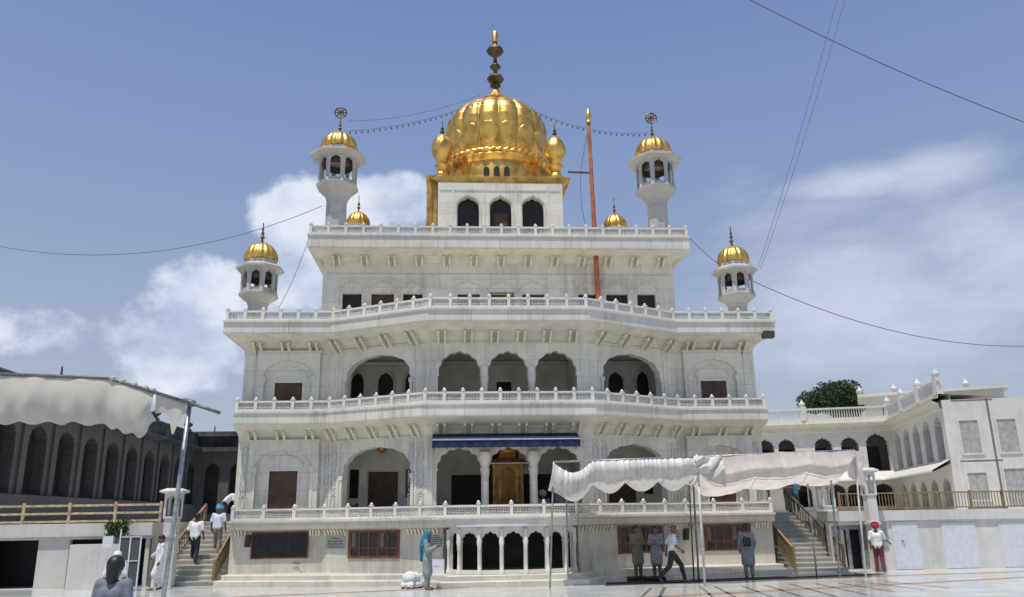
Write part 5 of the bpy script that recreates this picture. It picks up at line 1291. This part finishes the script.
climb = dict(knL=(.1,-.24,.62), anL=(.1,-.17,.27), toL=(.1,-.32,.22), knR=(-.1,-.02,.49), anR=(-.1,.06,.08), toR=(-.1,-.09,.03), waist=(0,-.03,1.08), chest=(0,-.06,1.27), neck=(0,-.08,1.42), head=(0,-.12,1.57), shL=(.185,-.07,1.38), shR=(-.185,-.07,1.38), elL=(.24,-.02,1.12), wrL=(.25,-.12,.9), elR=(-.24,-.03,1.12), wrR=(-.25,-.14,.9))
def G(u, v): p = gr(u, v); return (p.x, p.y, 0)
# visitors
person('woman in a turquoise head scarf and grey-green tunic praying towards the arcade', G(427,590), math.radians(75), 1.66, pray, FGR, 'kurta', FGR, 'scarf', FTE)
kneel = dict(pelvis=(0,.22,.40), waist=(0,.06,.40), chest=(0,-.14,.30), neck=(0,-.28,.20), head=(0,-.38,.12), hpL=(.1,.2,.36), hpR=(-.1,.2,.36), knL=(.14,-.06,.07), knR=(-.14,-.06,.07), anL=(.11,.36,.06), anR=(-.11,.36,.06), toL=(.11,.48,.03), toR=(-.11,.48,.03),
             shL=(.17,-.2,.26), shR=(-.17,-.2,.26), elL=(.24,-.14,.06), elR=(-.24,-.14,.06), wrL=(.17,-.4,.04), wrR=(-.17,-.4,.04), fwd=(0,-.5,-.8))
person('person in white kneeling with the head bowed to the floor beside the woman', G(412,588), math.radians(150), 1.5, kneel, FW, 'shirt', FW, 'cap', FW, extra='shawl')
person('man in a pale shirt and dark trousers striding right under the canopy', G(674,583), math.radians(78), 1.72, stride, FW, 'shirt', FDK, 'cap', FPK)
person('left one of two people standing under the canopy, in a dull olive tunic', (*G(639,581)[:2], .13), math.radians(20), 1.58, arms_front, FOL, 'kurta', FBR, None)
person('person in a grey tunic under the canopy, between the olive tunic and the striding man', (*G(658,581)[:2], .13), math.radians(-25), 1.56, arms_front, FGY, 'kurta', FBR, None)
person('person in grey with a dark satchel standing near the right end of the shrine', (*G(750,579)[:2], .014), math.radians(165), 1.70, dict(elR=(-.25,-.02,1.12), wrR=(-.22,-.14,.95)), FGY, 'kurta', FLG, None, extra='bag')
person('man in a red turban, white shirt and maroon trousers walking on the right', G(881,572), math.radians(150), 1.62, dict(elR=(-.28,-.10,1.15), wrR=(-.40,-.28,1.02), elL=(.25,.03,1.12), knL=(.1,-.07,.5), anL=(.11,-.02,.08), anR=(-.12,.10,.08), toR=(-.13,-.05,.03)), FW, 'shirt', FMA, 'turban', FRD)
person('person in a long white tunic walking left below the left terrace', (*G(157,590)[:2], 0), math.radians(-60), 1.66, dict(elR=(-.30,-.05,1.16), wrR=(-.44,-.18,1.02), knL=(.09,-.14,.5), anL=(.09,-.16,.08), toL=(.1,-.3,.03), anR=(-.09,.14,.09), toR=(-.1,.0,.03)), FW, 'kurta', FW, None)
h_ = Z1/13
def stairpos(u, k, s=-1):
    y = -.1+3.8*(k+.5)/13 if s < 0 else .1+3.8*(k+.5)/13; p = at(u, 560, y); return (p.x, y, (k+1)*h_)
person('man in a white shirt and black trousers climbing the left stairs', stairpos(193,3), PI, 1.72, climb, FW, 'shirt', FDK, None)
person('man in a sky-blue turban and white shirt climbing the left stairs', stairpos(215,5), PI, 1.66, climb, FWB, 'shirt', FLG, 'turban', FBL)
bend = dict(waist=(0,-.10,1.05), chest=(0,-.26,1.16), neck=(0,-.40,1.24), head=(0,-.50,1.33), shL=(.18,-.34,1.2), shR=(-.18,-.34,1.2), elL=(.22,-.38,.98), elR=(-.22,-.38,.98), wrL=(.2,-.52,.86), wrR=(-.2,-.52,.86))
pt_ = at(224,520,4.4); person('man in white with a white turban bending forward at the top of the left stairs', (pt_.x, 4.4, Z1-.15), math.radians(95), 1.62, bend, FW, 'shirt', FDK, 'turban', FOW)
pn = at(114,560,-18.3)
person('black-haired person in a grey tunic, seen from behind in the near corner', (pn.x+.03,-18.3,0), math.radians(170), 1.60, None, FSL, 'kurta', FDK, 'long')
pn = at(118,550,-10.5)
person('man in white with a white head cloth standing beyond the person in grey', (pn.x,-10.5,0), math.radians(185), 1.45, None, FW, 'shirt', FLG, 'cap', FW)
pt_ = at(770,510,4.2); person('person in dark clothes at the top of the right stairs beside the balustrade', (pt_.x, 4.2+.7, Z1), math.radians(200), 1.5, stride, FDK, 'kurta', FDK, None)
pt_ = at(789,500,6.3); person('person in dark clothes behind the short railing above the right stairs', (pt_.x, 6.4, Z1), 0, 1.6, arms_front, FDK, 'shirt', FDK, 'turban', FMA)
pt_ = at(794,500,6.3); person('person in blue behind the short railing above the right stairs', (pt_.x+.15, 6.5, Z1), 0, 1.5, arms_front, FTE, 'shirt', FDK, None)
sit = dict(pelvis=(0,.05,.12), waist=(0,.04,.27), chest=(0,0,.46), neck=(0,0,.62), head=(0,-.02,.775), shL=(.185,0,.58), shR=(-.185,0,.58), elL=(.24,-.04,.34), elR=(-.24,-.04,.34), wrL=(.14,-.24,.26), wrR=(-.14,-.24,.26),
           hpL=(.1,.03,.11), hpR=(-.1,.03,.11), knL=(.36,-.28,.13), knR=(-.36,-.28,.13), anL=(-.08,-.32,.06), anR=(.08,-.40,.06), toL=(-.2,-.34,.05), toR=(.2,-.42,.05))
pt_ = at(543,500,.3); person('person in grey-white sitting behind the balustrade right of the gilded kiosk', (pt_.x, .3, Z1), 0, 1.6, sit, FGY, 'shirt', FGY, 'turban', FOW)
for o in bpy.data.objects:
    if '_o' in o: del o['_o']
